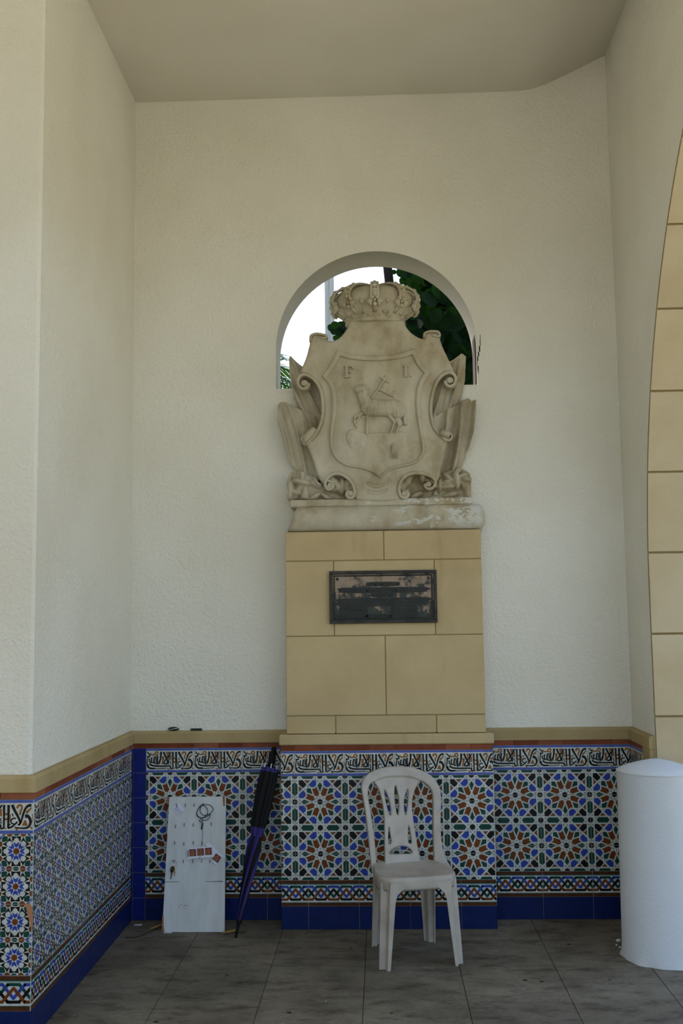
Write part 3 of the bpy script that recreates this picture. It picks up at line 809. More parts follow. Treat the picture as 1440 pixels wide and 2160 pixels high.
for z, a, b in ((1.668, -.262, .240), (1.652, -.255, .235), (1.636, -.240, .22), (1.618, -.228, -.10), (1.618, .035, .16), (1.603, -.228, -.09), (1.603, .035, .16), (1.588, -.228, .165), (1.574, -.228, .20)): worn_line(a, b, z, .010)

# ------------------------------------------------------------------ carved coat of arms
arms = empty('coat_of_arms', (0, -.07, 2.037)); tag(arms, 'carved stone royal coat of arms with crown, lamb and flags standing on the pedestal', 'sculpture')
SY = -.10                                              # plane the outlines are taken on
CV = M['carved']
def A(pts): return poly(pts, SY)
def fold(p, k): return cr(p, k)

# base moulding: half-round front, slanting broken left end, rounded right end
def base_moulding():
    mb = MB(); zb = 2.0375; zt = P2(800, 1066, -.13)[1]; h = zt-zb; k = 12; secs = []
    xl0, xl1 = P2(606, 1118, -.15)[0], P2(628, 1066, -.12)[0]; xr = P2(1005, 1090, -.16)[0]; xe = P2(1026, 1090, -.14)[0]
    nx = 30
    prof = [(math.sin(math.pi*(i/k)), (1-math.cos(math.pi*i/k))/2) for i in range(k+1)]
    for s in range(nx+1):
        for pass_ in (0,):
            row = []
            for (f, t) in prof:
                xs_ = xl0+(xl1-xl0)*t; x = xs_+(xr-xs_)*s/nx
                row.append((x, -.118-.055*f**.8, zb+h*t))
            secs.append(row)
    for q in range(1, 9):
        a = math.pi/2*q/8; row = []
        for (f, t) in prof: row.append((xr+(xe-xr)*math.sin(a)*(.35+.65*f), -.118-.055*(f**.8)*math.cos(a)+.06*(1-math.cos(a)), zb+h*t))
        secs.append(row)
    n = k+1; vs = [p for r in secs for p in r]; fs = []
    for i in range(len(secs)-1):
        for j in range(k): fs.append((i*n+j, (i+1)*n+j, (i+1)*n+j+1, i*n+j+1))
    b = len(vs); vs += [(secs[0][0][0], BK-.003, zb), (secs[0][-1][0], BK-.003, zt)]
    fs.append(tuple([b, 0]+list(range(1, n))+[b+1]))
    c = len(vs); vs += [(xe-.01, BK-.003, zb), (xe-.01, BK-.003, zt)]; e = (len(secs)-1)*n
    for i in range(len(secs)-1): pass
    fs.append(tuple([c+1]+[e+j for j in reversed(range(n))]+[c]))
    top = [i*n+k for i in range(len(secs))]; fs.append(tuple([b+1]+top+[c+1]))
    mb.add(vs, fs); return mb.build('base_moulding', M['plinth'], arms, True)
bmo = base_moulding()
for p_ in bmo.data.polygons:
    if len(p_.vertices) > 6: p_.use_smooth = False
# fillet slab above it
zt = P2(800, 1066, -.13)[1]; zs = P2(800, 1053, -.10)[1]
mb = MB(); mb.box(P2(612, 1060, -.10)[0], P2(996, 1060, -.10)[0], -.135, BK-.003, zt-.004, zs, 0, .006); mb.build('base_fillet', M['plinth'], arms)

# flags behind the shield
def flag(name, pts, dirv, freq, amp, base, seed, ridge=()):
    p = A(pts); p = cr(p, 3, True) if len(p) < 5 else p
    dirv = np.array(dirv)/np.linalg.norm(dirv); nr = np.array([-dirv[1], dirv[0]]); rs = np.random.RandomState(seed); ph = rs.rand(4)*6.28
    def hf(x, z, d):
        u = x*nr[0]+z*nr[1]; w = x*dirv[0]+z*dirv[1]
        s = np.sin(u*freq+ph[0]+1.2*np.sin(w*5+ph[1])); s2 = np.sin(u*freq*2.3+ph[2]+.8*np.sin(w*7+ph[3]))
        r = 1-np.abs(s)
        return base+amp*(2.1*r**1.8+.45*s2)+.012*dome(d, .012)
    return relief(name, lambda X, Z: sdist(X, Z, [p]), bnd(p), .0065, hf, BK-.004, CV, arms)
flag('flag', [(606,748),(610,745),(624,757),(644,769),(664,790),(690,800),(694,850),(692,900),(665,895),(640,872),(624,850),(615,820),(608,785)], (.35, -1), 46, .022, .012, 1)
flag('flag', [(583,848),(588,842),(604,846),(640,862),(688,882),(684,930),(662,962),(672,1012),(650,1004),(622,992),(608,968),(596,930),(586,890)], (.30, -1), 40, .026, .028, 5)
flag('flag', [(940,760),(962,748),(979,738),(985,743),(984,765),(983,795),(976,826),(968,846),(935,868),(904,885),(900,850),(898,800),(920,785)], (-.28, -1), 46, .022, .012, 8)
flag('flag', [(906,879),(948,857),(990,834),(1005,842),(1004,872),(1000,908),(992,938),(980,968),(970,990),(946,1002),(920,1008),(912,950)], (-.22, -1), 42, .026, .028, 3)
# rolled flag ends behind the hooks
for u0, v0, u1, v1 in ((640,934,662,905), (948,918,930,914)):
    a = onY(u0, v0, -.14); b = onY(u1, v1, -.13); mb = MB(); mb.tube([a, (a+b)/2+np.array([0, -.01, .004]), b], [.017, .021, .018], 12); mb.build('flag_roll', CV, arms, True)

# main cartouche
def smooth_between(pts, sharp):
    idx = [i for i, p in enumerate(pts) if p in sharp]; outp = []
    for a, b in zip(idx, idx[1:]+[idx[0]+len(pts)]):
        seg = [pts[k % len(pts)] for k in range(a, b+1)]; outp += [tuple(q) for q in cr(seg, 5)[:-1]]
    return outp
out = [(657,710),(662,707),(674,708),(688,711),(689,719),(702,721),(716,715),(727,703),(734,691),(737,678),(794,674),(851,677),(855,690),(865,703),(880,713),(893,717),(894,707),(906,702),(924,703),(931,728),(943,755),(951,772),(957,788),
    (945,786),(931,793),(918,813),(910,845),(908,872),(913,897),(923,914),(934,925),(944,931),(937,955),(931,985),(925,1012),(915,1020),(906,1008),(890,1001),(873,1000),(858,1005),(846,1018),(842,1035),(844,1050),(847,1057),(800,1060),(752,1058),(747,1050),(747,1036),(741,1020),(730,1008),(714,1002),(701,1003),(691,1012),(682,1022),(672,1008),(664,985),(655,960),(645,936),(656,929),(668,915),(677,899),(681,878),(681,850),(677,826),(668,809),(655,798),(643,791),(632,788),(641,768),(647,752),(653,728)]
out = smooth_between(out, [(657,710), (689,719), (737,678), (851,677), (893,717), (924,703), (957,788), (944,931), (915,1020), (847,1057), (752,1058), (682,1022), (645,936), (632,788)])
po = A(out); cxm = P2(796, 880, SY)[0]; zmid = P2(796, 870, SY)[1]; ztop = P2(796, 700, SY)[1]
def body_h(x, z, d=None):
    b = .100+.045*(1-np.clip((x-cxm)/.40, -1, 1)**2)
    lip = np.clip((z-ztop)/.10, 0, 1); b = b-.030*lip**1.5                      # neck leans back under the crown
    curl = np.clip((np.abs(x-cxm)-.24)/.16, 0, 1); b = b+.030*curl**2          # edges roll forward
    return b
relief('cartouche', lambda X, Z: sdist(X, Z, [po]), bnd(po), .0065, lambda x, z, d: body_h(x, z)-.016*(1-dome(d, .016)), lambda x, z: np.where(z > LS, .05, BK-.004), CV, arms)
def H1(p): return float(body_h(np.array([p[0]]), np.array([p[1]]))[0])

def band(name, pts, w, lift, parent, depth=.07, taper=1.0, n=4):
    p = cr(A(pts), n); k = len(p); t = np.gradient(p, axis=0); t /= np.linalg.norm(t, axis=1)[:, None]; nr = np.stack([-t[:, 1], t[:, 0]], 1)
    mb = MB(); vs = []; ww = w*np.linspace(1, taper, k)/2
    for i in range(k):
        h = H1(p[i])+lift
        for s, e in ((-1, depth), (-1, .004), (-.55, 0), (.55, 0), (1, .004), (1, depth)):
            q = p[i]+nr[i]*ww[i]*s; vs.append((q[0], -h+e, q[1]))
    fs = [(6*i+c, 6*i+c+1, 6*(i+1)+c+1, 6*(i+1)+c) for i in range(k-1) for c in range(5)]
    fs += [(5, 4, 3, 2, 1, 0), tuple(6*(k-1)+c for c in range(6))]
    mb.add(vs, fs); return mb.build(name, CV, parent, False)
def boss(u, v, r, lift, depth=.09):
    x, z = P2(u, v, SY); h = H1((x, z))+lift; r = r*.00258
    mb = MB(); mb.tube([(x, -h+depth, z), (x, -h+.006, z), (x, -h, z)], [r*1.05, r, r*.8], 18); return mb
scrolls = [
 ([(645,934),(657,928),(668,914),(676,898),(681,876),(681,850),(677,826),(668,809),(656,798),(643,793),(633,797),(629,808),(632,818),(640,823),(649,819),(652,811)], [(643,811,7)]),
 ([(944,930),(932,923),(921,912),(912,895),(908,870),(910,843),(918,813),(930,796),(944,789),(955,792),(960,802),(957,813),(948,818),(940,813),(938,806)], [(948,805,7)]),
 ([(702,1022),(702,1030),(695,1034),(688,1030),(686,1021),(690,1011),(700,1003),(713,1001),(727,1006),(739,1016),(746,1029),(748,1042),(744,1051),(736,1052),(731,1045),(736,1037)], [(696,1026,6), (740,1043,6)]),
 ([(895,1022),(897,1030),(905,1033),(914,1028),(918,1018),(912,1009),(900,1003),(884,1000),(868,1001),(854,1007),(844,1020),(841,1036),(845,1049),(854,1052),(861,1045),(856,1037)], [(903,1023,6), (852,1043,6)]),
 ([(655,722),(656,712),(662,708),(672,707),(688,711),(686,716),(676,715)], []),
 ([(897,715),(894,708),(902,703),(914,702),(924,704),(926,712),(918,712),(910,709)], []),
 ([(662,920),(650,937),(641,937),(637,930),(640,923),(647,922)], []),
 ([(928,918),(938,930),(948,930),(952,922),(947,915),(940,916)], [])]
for pts, bs in scrolls:
    o = band('scroll', pts, .0165 if len(pts) > 8 else .013, .012, arms, .06)
    for (u, v, r) in bs: boss(u, v, r, .010, .05).build('scroll_eye', CV, o, False)
# raised shield frame
fo = [(712,741),(730,749),(755,754),(795,756),(835,752),(858,746),(874,739),(881,754),(891,772),(908,791),(897,804),(889,825),(886,855),(888,890),(893,925),(895,948),(891,964),(879,977),(860,985),(835,990),(817,998),(803,1012),(788,1001),(762,991),(731,985),(712,973),(701,957),(696,935),(697,905),(701,870),(700,835),(693,812),(679,796),(696,774)]
fo = smooth_between(fo, [(712,741), (874,739), (908,791), (803,1012), (679,796)])
pf = A(fo)
def frame_sdf(X, Z):
    d = sdist(X, Z, [pf]); zz = (Z-zmid)/.30
    w = np.clip(.0225+.012*zz, .004, .026); return np.maximum(d, -d-w)
relief('shield_frame', frame_sdf, bnd(pf), .0042, lambda x, z, d: body_h(x, z)+.015-.004*(1-dome(d, .005)), lambda x, z: -body_h(x, z)+.004, CV, arms)
# two incised slots at the foot of the shield, shown by their raised edges
for zz in (1019, 1034):
    pts = [(775,zz),(786,zz+4),(796,zz+5),(806,zz+3),(818,zz-2),(818,zz+4),(806,zz+9),(796,zz+11),(786,zz+10),(776,zz+6),(775,zz)]
    mb = MB(); p = A(pts); mb.tube([(a, -H1((a, b))-.001, b) for a, b in p], .0026, 6); mb.build('slot_edge', CV, arms, True)
# letters F. I.
def letter(polys_):
    for pts in polys_:
        q = [P2(700+x/7.2, 760+y/7.2, SY) for x, y in pts]; h = max(H1(p) for p in q)
        mb = MB(); n = len(q); mb.add([(a, -h-.013, b) for a, b in q]+[(a, -h+.01, b) for a, b in q], [tuple(reversed(range(n)))]+[(i, (i+1) % n, (i+1) % n+n, i+n) for i in range(n)])
        yield mb
FL = [[(190,115),(325,115),(330,165),(312,165),(300,132),(245,132),(245,190),(275,190),(285,172),(292,172),(292,228),(285,228),(275,208),(245,208),(245,268),(262,278),(262,292),(190,292),(190,278),(210,268),(210,132),(190,128)], [(285,280),(300,280),(300,292),(285,292)]]
IL = [[(1080,108),(1150,108),(1150,120),(1135,128),(1135,265),(1150,272),(1150,284),(1080,284),(1080,272),(1097,265),(1097,128),(1080,120)], [(1185,262),(1202,262),(1202,278),(1185,278)]]
for nm, L in (('letter_f', FL), ('letter_i', IL)):
    mm = MB()
    for m_ in letter(L): mm.add(m_.v, m_.f)
    mm.build(nm, CV, arms)
# lamb with banner on its rock
def Q(x, y): return P2(700+x/7.2, 760+y/7.2, SY)
PS = .00258/7.2
def caps_of(lst): return capsules([(*Q(a, b), *Q(c, d), r*PS) for a, b, c, d, r in lst])
bodyc = [(395,480,470,455,62),(450,480,490,520,75),(470,560,540,740,88),(560,750,960,755,128),(980,790,1000,800,122)]
legs = [[(540,860,528,1145,24)],[(450,840,350,890,26),(350,890,348,980,21),(348,980,378,1045,17),(420,880,375,960,18)],[(880,880,950,960,32),(950,960,888,1135,21)],[(990,900,1025,985,46),(1025,985,968,1135,21)]]
tail = [(1085,770,1105,880,30),(1105,880,1110,985,34)]
fb, ft = caps_of(bodyc), caps_of(tail)
bb = (*sorted([Q(200, 0)[0], Q(1180, 0)[0]]), Q(0, 1160)[1], Q(0, 380)[1])
rsn = np.random.RandomState(2); KX = rsn.normal(0, 420, (26, 2)); KP = rsn.rand(26)*6.28
def wool(x, z): return sum(np.sin(a*x+b*z+p) for (a, b), p in zip(KX, KP))/26**.5
lamb = relief('lamb', fb, bb, .0032, lambda x, z, d: body_h(x, z)+.006+.038*dome(d, .05)+.0024*wool(x, z), lambda x, z: -body_h(x, z)+.004, CV, arms)
for lg in legs: relief('leg', caps_of(lg), bb, .0026, lambda x, z, d: body_h(x, z)+.003+.017*dome(d, .009), lambda x, z: -body_h(x, z)+.004, CV, lamb)
relief('lamb_tail', ft, bb, .003, lambda x, z, d: body_h(x, z)+.004+.020*dome(d, .012)+.0015*wool(x, z), lambda x, z: -body_h(x, z)+.004, CV, lamb)
stf = caps_of([(612,605,800,330,9),(738,290,862,360,11),(785,325,838,268,11),(718,470,935,585,9)])
bn = [Q(*p) for p in [(788,375),(860,410),(905,440),(940,450),(985,490),(930,505),(900,500),(925,560),(935,585),(860,540),(718,470)]]
relief('banner_staff', stf, bb[:2]+(bb[2], Q(0, 240)[1]), .0024, lambda x, z, d: body_h(x, z)+.014, lambda x, z: -body_h(x, z)+.004, CV, arms)
relief('banner_cloth', lambda X, Z: sdist(X, Z, [bn]), bnd(bn), .003, lambda x, z, d: body_h(x, z)+.005+.002*np.sin(x*160-z*90), lambda x, z: -body_h(x, z)+.004, CV, arms)
rk = [Q(*p) for p in [(225,1130),(255,1080),(320,1060),(420,1110),(520,1130),(700,1120),(880,1115),(1050,1100),(1130,1120),(1150,1200),(1120,1290),(1080,1370),(900,1385),(700,1400),(480,1400),(300,1380),(240,1280),(215,1190)]]
relief('rock', lambda X, Z: sdist(X, Z, [rk]), bnd(rk), .004, lambda x, z, d: body_h(x, z)+.016*np.clip((z-Q(0, 1400)[1])/(.10), 0, 1)*dome(d, .02)+.0012*wool(x*.35, z*.35), lambda x, z: -body_h(x, z)+.004, CV, arms)
mb = MB()
for i in range(5):
    a = [Q(920+8*i, 1295), Q(915+18*i, 1400), Q(900+24*i, 1520)]; mb.tube([(p[0], -H1(p)-.016+.004*j, p[1]) for j, p in enumerate(a)], [.003, .0035, .002], 6)
mb.build('water_spout', CV, arms, True)
# drapery heaps and rosettes either side of the foot
def heap(pts, seed, n):
    p = cr(A(pts), 4, True); rs = np.random.RandomState(seed); b = bnd(p, 0)
    cs = np.stack([rs.uniform(b[0], b[1], n), rs.uniform(b[2], b[3], n)], 1); rr = rs.uniform(.022, .042, n); an = rs.rand(n)*3.14; hh = rs.uniform(.025, .062, n)
    def hf(x, z, d):
        h = np.zeros_like(x)
        for (cx_, cz_), r, a, q in zip(cs, rr, an, hh):
            u = (x-cx_)*np.cos(a)+(z-cz_)*np.sin(a); w = -(x-cx_)*np.sin(a)+(z-cz_)*np.cos(a)
            e = (u/(r*1.7))**2+(w/(r*.65))**2; h = np.maximum(h, q*np.sqrt(np.clip(1-e, 0, 1)))
        return .055+h+.010*np.sin(x*95+4*np.sin(z*30))*np.clip(.05-h, 0, .05)*20*.4+.012*dome(d, .01)
    return relief('drapery', lambda X, Z: sdist(X, Z, [p]), bnd(p), .0045, hf, BK-.004, CV, arms)
heap([(606,1010),(604,1022),(608,1035),(607,1054),(640,1053),(668,1056),(700,1052),(730,1054),(752,1056),(752,1012),(720,1000),(692,1004),(676,1020),(660,1004),(640,996),(618,992)], 4, 26)
heap([(842,1014),(840,1056),(868,1052),(900,1053),(925,1051),(950,1051),(985,1052),(994,1050),(993,1022),(994,1004),(985,991),(968,987),(950,990),(930,997),(925,1012),(900,1000),(870,998)], 9, 26)

# crown
ccx, ccz = P2(791, 680, SY)[0], P2(791, 680, SY)[1]; s = .00258; crn_y = -.035; sq = .78
zz = lambda v: (680-v)*s*1.01
mb = MB(); mb.lathe([(.146, zz(676)), (.192, zz(658)), (.218, zz(642)), (.217, zz(627)), (.190, zz(613)), (.135, zz(604)), (.06, zz(600)), (.0, zz(599))], (ccx, crn_y, ccz), 48, sq)
crown = mb.build('crown_cap', CV, arms, True)
mb = MB(); mb.lathe([(.12, -.004), (.158, -.004), (.166, .004), (.166, .012), (.158, .017), (.160, .019), (.161, .030), (.158, .032), (.164, .037), (.164, .045), (.156, .05), (.150, .05)], (ccx, crn_y, ccz), 64, sq); band_o = mb.build('crown_band', CV, arms, True)
def cpt(r, a, z): return np.array([ccx+r*math.sin(a), crn_y-sq*r*math.cos(a), ccz+z])
for k in range(10):                                    # jewels on the band
    a = math.radians(-81+18*k); mb = MB()
    if k % 2 == 0: mb.tube([cpt(.162, a-.11, .024), cpt(.164, a, .024), cpt(.162, a+.11, .024)], [.005, .0062, .005], 8)
    else: mb.ball(cpt(.163, a, .024), .0062, 8, 6)
    mb.build('band_jewel', CV, band_o, True)
angs = [-105, -72, -38, 0, 38, 72, 105, 142, 180, -142]
for ad_ in angs:                                       # leaf, arch with pearls and crenel between
    a = math.radians(ad_)
    mb = MB(); pr = [(.175, .058), (.222, .085), (.246, .112), (.244, .142), (.226, .172), (.185, .197), (.12, .212), (.03, .215)]
    pts = cr([cpt(r, a, z) for r, z in pr], 3)
    for off in (-1, 1):
        mb.tube([p+off*.021*np.array([math.cos(a), sq*math.sin(a), 0])*(1-.35*i/len(pts)) for i, p in enumerate(pts)], .0078, 8)
    mb.build('crown_arch', CV, arms, True)
    for t in (.34, .47, .60, .73):
        p = pts[int(t*(len(pts)-1))]; mb = MB(); mb.ball(p, .0155*(1.15-.35*t), 10, 6); mb.build('pearl', CV, arms, True)
    mb = MB(); c = cpt(.232, a, .086)
    for (dx, dz, r) in ((-.027, -.004, .0165), (.027, -.004, .0165), (-.013, .020, .013), (.013, .020, .013), (-.022, -.018, .009), (.022, -.018, .009), (0, -.018, .012)):
        mb.ball(c+np.array([dx*math.cos(a), dx*sq*math.sin(a), dz])+np.array([0, -.006*math.cos(a), 0]), r, 10, 6, (1, .75, 1))
    mb.ball(c+np.array([.004*math.sin(a), -.020*math.cos(a), 0]), .0075, 10, 6); mb.tube([cpt(.165, a, .048), cpt(.195, a, .066), cpt(.218, a, .078)], [.018, .013, .012], 8)
    mb.build('crown_leaf', CV, arms, True)
for i in range(len(angs)-1):
    a = math.radians((angs[i]+angs[i+1])/2) if angs[i+1] > angs[i] else math.radians(161)
    mb = MB(); mb.tube([cpt(.164, a, .046), cpt(.182, a, .060), cpt(.204, a, .078)], [.024, .010, .007], 8); mb.ball(cpt(.214, a, .094), .0155, 12, 8); mb.build('crown_pearl_point', CV, arms, True)
# ------------------------------------------------------------------ things in the niche
def local(o): o.matrix_parent_inverse = Matrix.Identity(4); return o

# ---- plastic chair
CH, CA = np.array([.103, -.58, 0]), math.radians(12.8)
chair = empty('plastic_chair', tuple(CH), (0, 0, CA)); tag(chair, 'grey moulded plastic chair with slotted round back in front of the pedestal', 'chair')
def plastic():
    m, nt, b = new_mat('grey_plastic'); n = noise(nt, coords(nt), 12, 5, .6); f = noise(nt, coords(nt), 3, 3)
    nt.links.new(mix(nt, 1.0, ramp(nt, n, [(.3, (.36, .315, .265)), (.62, (.45, .405, .35))]), ramp(nt, f, [(.3, (.9, .88, .86)), (.6, (1.05, 1.05, 1.05))]), 'MULTIPLY'), b.inputs['Base Color'])
    b.inputs['Roughness'].default_value = .38; return m
M['plastic'] = plastic()
e1 = np.array([math.cos(CA), math.sin(CA), 0]); dd = np.array([-math.sin(CA), math.cos(CA), 0])
LEAN = math.radians(12); B0 = np.array([0, .165, .415]); BP = CH+dd*B0[1]+np.array([0, 0, B0[2]])
e2 = dd*math.sin(LEAN)+np.array([0, 0, math.cos(LEAN)]); bn_ = np.cross(e1, e2)
def bl(x, y):
    r = ray(720+x/4.5, 1590+y/4.5); t = ((BP-C0)@bn_)/(r@bn_); p = C0+r*t-BP; return (p@e1, p@e2)
OUT = [(275,1100),(262,1000),(240,800),(215,590),(190,440),(172,330),(182,265),(228,205),(300,160),(400,130),(540,120),(660,130),(760,165),(840,215),(895,290),(918,360),(925,450),(922,600),(925,720),(935,850),(965,980),(1010,1065),(1000,1120),(800,1135),(500,1140),(300,1130)]
HOLES = [[(330,1060),(312,900),(285,700),(262,560),(240,430),(236,370),(250,310),(290,270),(340,330),(375,430),(395,560),(402,700),(402,900),(400,1050)],
 [(735,265),(790,290),(835,340),(853,420),(855,600),(858,800),(862,1030),(765,1035),(735,980),(715,860),(690,700),(670,560),(668,450),(690,350)],
 [(400,345),(425,380),(450,450),(464,530),(460,590),(438,540),(413,450)], [(508,295),(525,350),(540,430),(541,520),(530,588),(515,530),(502,430),(500,350)],
 [(625,335),(629,420),(622,510),(605,590),(592,520),(590,450),(602,390)], [(445,685),(456,760),(468,842),(442,852),(440,770)], [(635,675),(662,842),(632,838),(629,760)],
 [(450,947),(480,905),(530,882),(580,878),(632,890),(668,942),(560,950)]]
po_ = np.array([bl(*p) for p in OUT]); ph_ = [np.array([bl(*p) for p in h]) for h in HOLES]
po_ = cr(po_, 3, True); ph_ = [cr(h, 3, True) for h in ph_]
smid = po_[:, 0].mean()
def bshape(x, z): return .030*((x-smid)/.19)**2
def bh(x, z, d):
    do = -sdist(x, z, [po_]); step = np.clip((.052-do)/.006, 0, 1)*np.clip((z-.02)/.12, 0, 1)
    return bshape(x, z)+.010+.007*step-.005*(1-dome(np.minimum(d, .006), .006))
o = relief('backrest', lambda X, Z: sdist(X, Z, [po_]+ph_), bnd(po_), .0042, bh, lambda x, z: -bshape(x, z)+.008, M['plastic'], chair, True, True)
local(o); o.location = tuple(B0); o.rotation_euler = (-LEAN, 0, 0)
# seat: dished top, rounded rim, skirt
def seat_ring(f, z, n=64):
    pts = []
    for i in range(n):
        a = 2*math.pi*i/n; c, s_ = math.cos(a), math.sin(a); k = (abs(c)**4+abs(s_)**4)**-.25
        y = .188*k*s_*f; hw = .176-.055*(y/.188)*.5
        pts.append((hw*k*c*f, y-.004, z))
    return pts
mb = MB(); rings = [(.985, .338), (1.0, .350), (1.0, .382), (.985, .394), (.955, .398), (.90, .394), (.7, .386), (.4, .382), (.05, .381)]
n = 64
for f, z in rings: mb.v += seat_ring(f, z)
for i in range(len(rings)-1):
    for j in range(n): mb.f.append((i*n+j, i*n+(j+1) % n, (i+1)*n+(j+1) % n, (i+1)*n+j)); mb.m.append(0)
mb.f.append(tuple((len(rings)-1)*n+j for j in range(n))); mb.m.append(0)
b0 = len(mb.v); mb.v += seat_ring(.965, .340)+seat_ring(.965, .374)
for j in range(n):
    mb.f.append((b0+j, b0+n+j, b0+n+(j+1) % n, b0+(j+1) % n)); mb.m.append(0); mb.f.append((j, b0+j, b0+(j+1) % n, (j+1) % n)); mb.m.append(0)
mb.f.append(tuple(b0+n+j for j in range(n))); mb.m.append(0)
local(mb.build('seat', M['plastic'], chair, True))
def leg(sx, sy, top, foot):
    mb = MB(); K = 14; t = .0045; secs = []
    for i in range(K+1):
        q = i/K; z = .376*(1-q); w = .045+(.125-.045)*(1-min(1, q/.2))**2+.022*(1-q); g = .0165*(1-.15*q)
        cx_ = top[0]+(foot[0]-top[0])*q; cy_ = top[1]+(foot[1]-top[1])*q
        pr = [(0, w), (0, 2.2*g), (g*1.55, g*1.85), (g*1.85, g*1.55), (2.2*g, 0), (w, 0)]; inn = [(x+t, y+t) for x, y in pr]
        inn[0] = (t, w); inn[-1] = (w, t)
        secs.append([(cx_-sx*x, cy_-sy*y, z) for x, y in pr+inn[::-1]])
    m = 12; vs = [p for r in secs for p in r]; fs = []
    for i in range(K):
        for j in range(m):
            f = (i*m+j, i*m+(j+1) % m, (i+1)*m+(j+1) % m, (i+1)*m+j); fs.append(f if sx*sy > 0 else f[::-1])
    fs.append(tuple(K*m+j for j in range(m))); mb.add(vs, fs); return local(mb.build('leg', M['plastic'], chair))
leg(-1, -1, (-.178, -.190), (-.196, -.205)); leg(1, -1, (.178, -.190), (.196, -.205)); leg(-1, 1, (-.150, .172), (-.158, .200)); leg(1, 1, (.150, .172), (.158, .200))

# ---- painted key board leaning on the wall
b_l, b_r = onZ(342, 1966), onZ(469, 1966); btl, btr = onY(357, 1681, -.034), onY(469, 1680, -.034)
BO = (b_l+b_r)/2; bw = b_r[0]-b_l[0]; TL = (btl+btr)/2-BO; BL_ = float(np.linalg.norm(TL[1:])); bang = math.atan2(TL[1], TL[2]); shx = TL[0]
board = empty('key_board', (BO[0], BO[1], 0.0), (-bang, 0, 0)); tag(board, 'white painted wooden board with rows of hooks leaning on the tiled wall', 'board')
bez = np.array([0, math.sin(bang), math.cos(bang)]); bny = np.array([0, -math.cos(bang), math.sin(bang)])
def bd(u, v):
    r = ray(u, v); t = ((BO-C0)@bny)/(r@bny); p = C0+r*t-BO; return (p[0], p@bez)
def paint():
    m, nt, b = new_mat('white_board_paint'); co = coords(nt); n = noise(nt, co, 9, 6, .7); l = noise(nt, coords(nt, 'Object', (4, 4, .8)), 5, 3)
    c = mix(nt, 1.0, ramp(nt, l, [(.3, (.50, .51, .50)), (.65, (.60, .62, .62))]), ramp(nt, n, [(.22, (.55, .48, .38)), (.34, (1, 1, 1))]), 'MULTIPLY')
    nt.links.new(c, b.inputs['Base Color']); b.inputs['Roughness'].default_value = .55; return m
MP = paint(); MW = simple('bare_wood', (.27, .12, .05), .8)
q4 = [bd(342, 1966), bd(469, 1966), bd(470, 1680), bd(357, 1681)]
mb = MB(); mb.add([(x, 0, z) for x, z in q4]+[(x, .018, z) for x, z in q4], [(0,1,2,3),(7,6,5,4),(0,4,5,1),(1,5,6,2),(2,6,7,3),(3,7,4,0)]); pn = local(mb.build('panel', MP, board))
mb = MB(); mb.add([(q4[1][0]-.001, .001, q4[1][1]), (q4[1][0]+.010, .001, q4[1][1]+.002), (q4[2][0]+.016, .001, q4[2][1]), (q4[2][0]-.001, .001, q4[2][1])]+[(q4[1][0]-.001, .016, q4[1][1]), (q4[1][0]+.010, .016, q4[1][1]+.002), (q4[2][0]+.016, .016, q4[2][1]), (q4[2][0]-.001, .016, q4[2][1])], [(0,1,2,3),(7,6,5,4),(0,4,5,1),(1,5,6,2),(2,6,7,3),(3,7,4,0)]); local(mb.build('side_batten', MP, board))
def flat(pts, y, th, mat, parent, name):
    p = [bd(u, v) for u, v in pts]; n = len(p); mb = MB()
    a = sum(p[i][0]*p[(i+1) % n][1]-p[(i+1) % n][0]*p[i][1] for i in range(n))
    if a < 0: p = p[::-1]
    mb.add([(x, y-th, z) for x, z in p]+[(x, y, z) for x, z in p], [tuple(range(n))]+[(i, i+n, (i+1) % n+n, (i+1) % n) for i in range(n)])
    return mb.build(name, mat, parent)
for pts in ([(352,1681),(357.5,1681),(357,1692),(352,1698)], [(469,1680),(474,1680),(474,1700),(471,1701),(470,1692)], [(342,1930),(345,1931),(345,1950),(347,1966),(341,1966)]):
    local(flat(pts, .0005, .0008, MW, board, 'bare_corner'))
MD = simple('crack_line', (.05, .045, .04), .9)
for pts in ([(345,1860),(378,1859.5),(378,1860.5),(345,1861)], [(432,1859.5),(470,1858.2),(470,1860),(432,1860.2)]): local(flat(pts, .0004, .0007, MD, board, 'split_line'))
MSM = simple('grey_scuff', (.16, .15, .14), .8)
def smudge():
    m, nt, b = new_mat('dark_smudge'); n = noise(nt, coords(nt), 60, 3); nt.links.new(ramp(nt, n, [(.45, (.08, .075, .07)), (.6, (.4, .4, .39))]), b.inputs['Base Color']); b.inputs['Roughness'].default_value = .8; return m
for k in range(13):
    cu_, cv_ = 376+random.random()*21, 1908+random.random()*9; w_ = random.uniform(.7, 2.0); h_ = random.uniform(.4, 1.1)
    local(flat([(cu_+w_*math.cos(a)*random.uniform(.6, 1.1), cv_+h_*math.sin(a)*random.uniform(.6, 1.1)-.15*w_*math.cos(a)) for a in np.linspace(0, 6.283, 8)[:-1]], .0004, .0006, MD if k % 2 else MSM, board, 'scuff'))
MH = simple('hook_steel', (.10, .09, .08), .45, .7)
for (u, v) in [(391,1698),(410,1697),(429,1696),(371,1742),(389,1739),(408,1739),(427,1740),(446,1737),(369,1777),(388,1779),(408,1777),(427,1778),(367,1816),(387,1816),(407,1816),(426,1815),(443,1816),(373,1698)]:
    x, z = bd(u, v); mb = MB(); mb.tube([(x, .006, z+.004), (x, -.007, z+.004), (x, -.011, z), (x, -.010, z-.006), (x, -.004, z-.010)], .0017, 6); local(mb.build('hook', MH, board, True))
def B3(u, v, out=.004):
    x, z = bd(u, v); return BO+np.array([x, 0, 0])+bez*z+bny*out
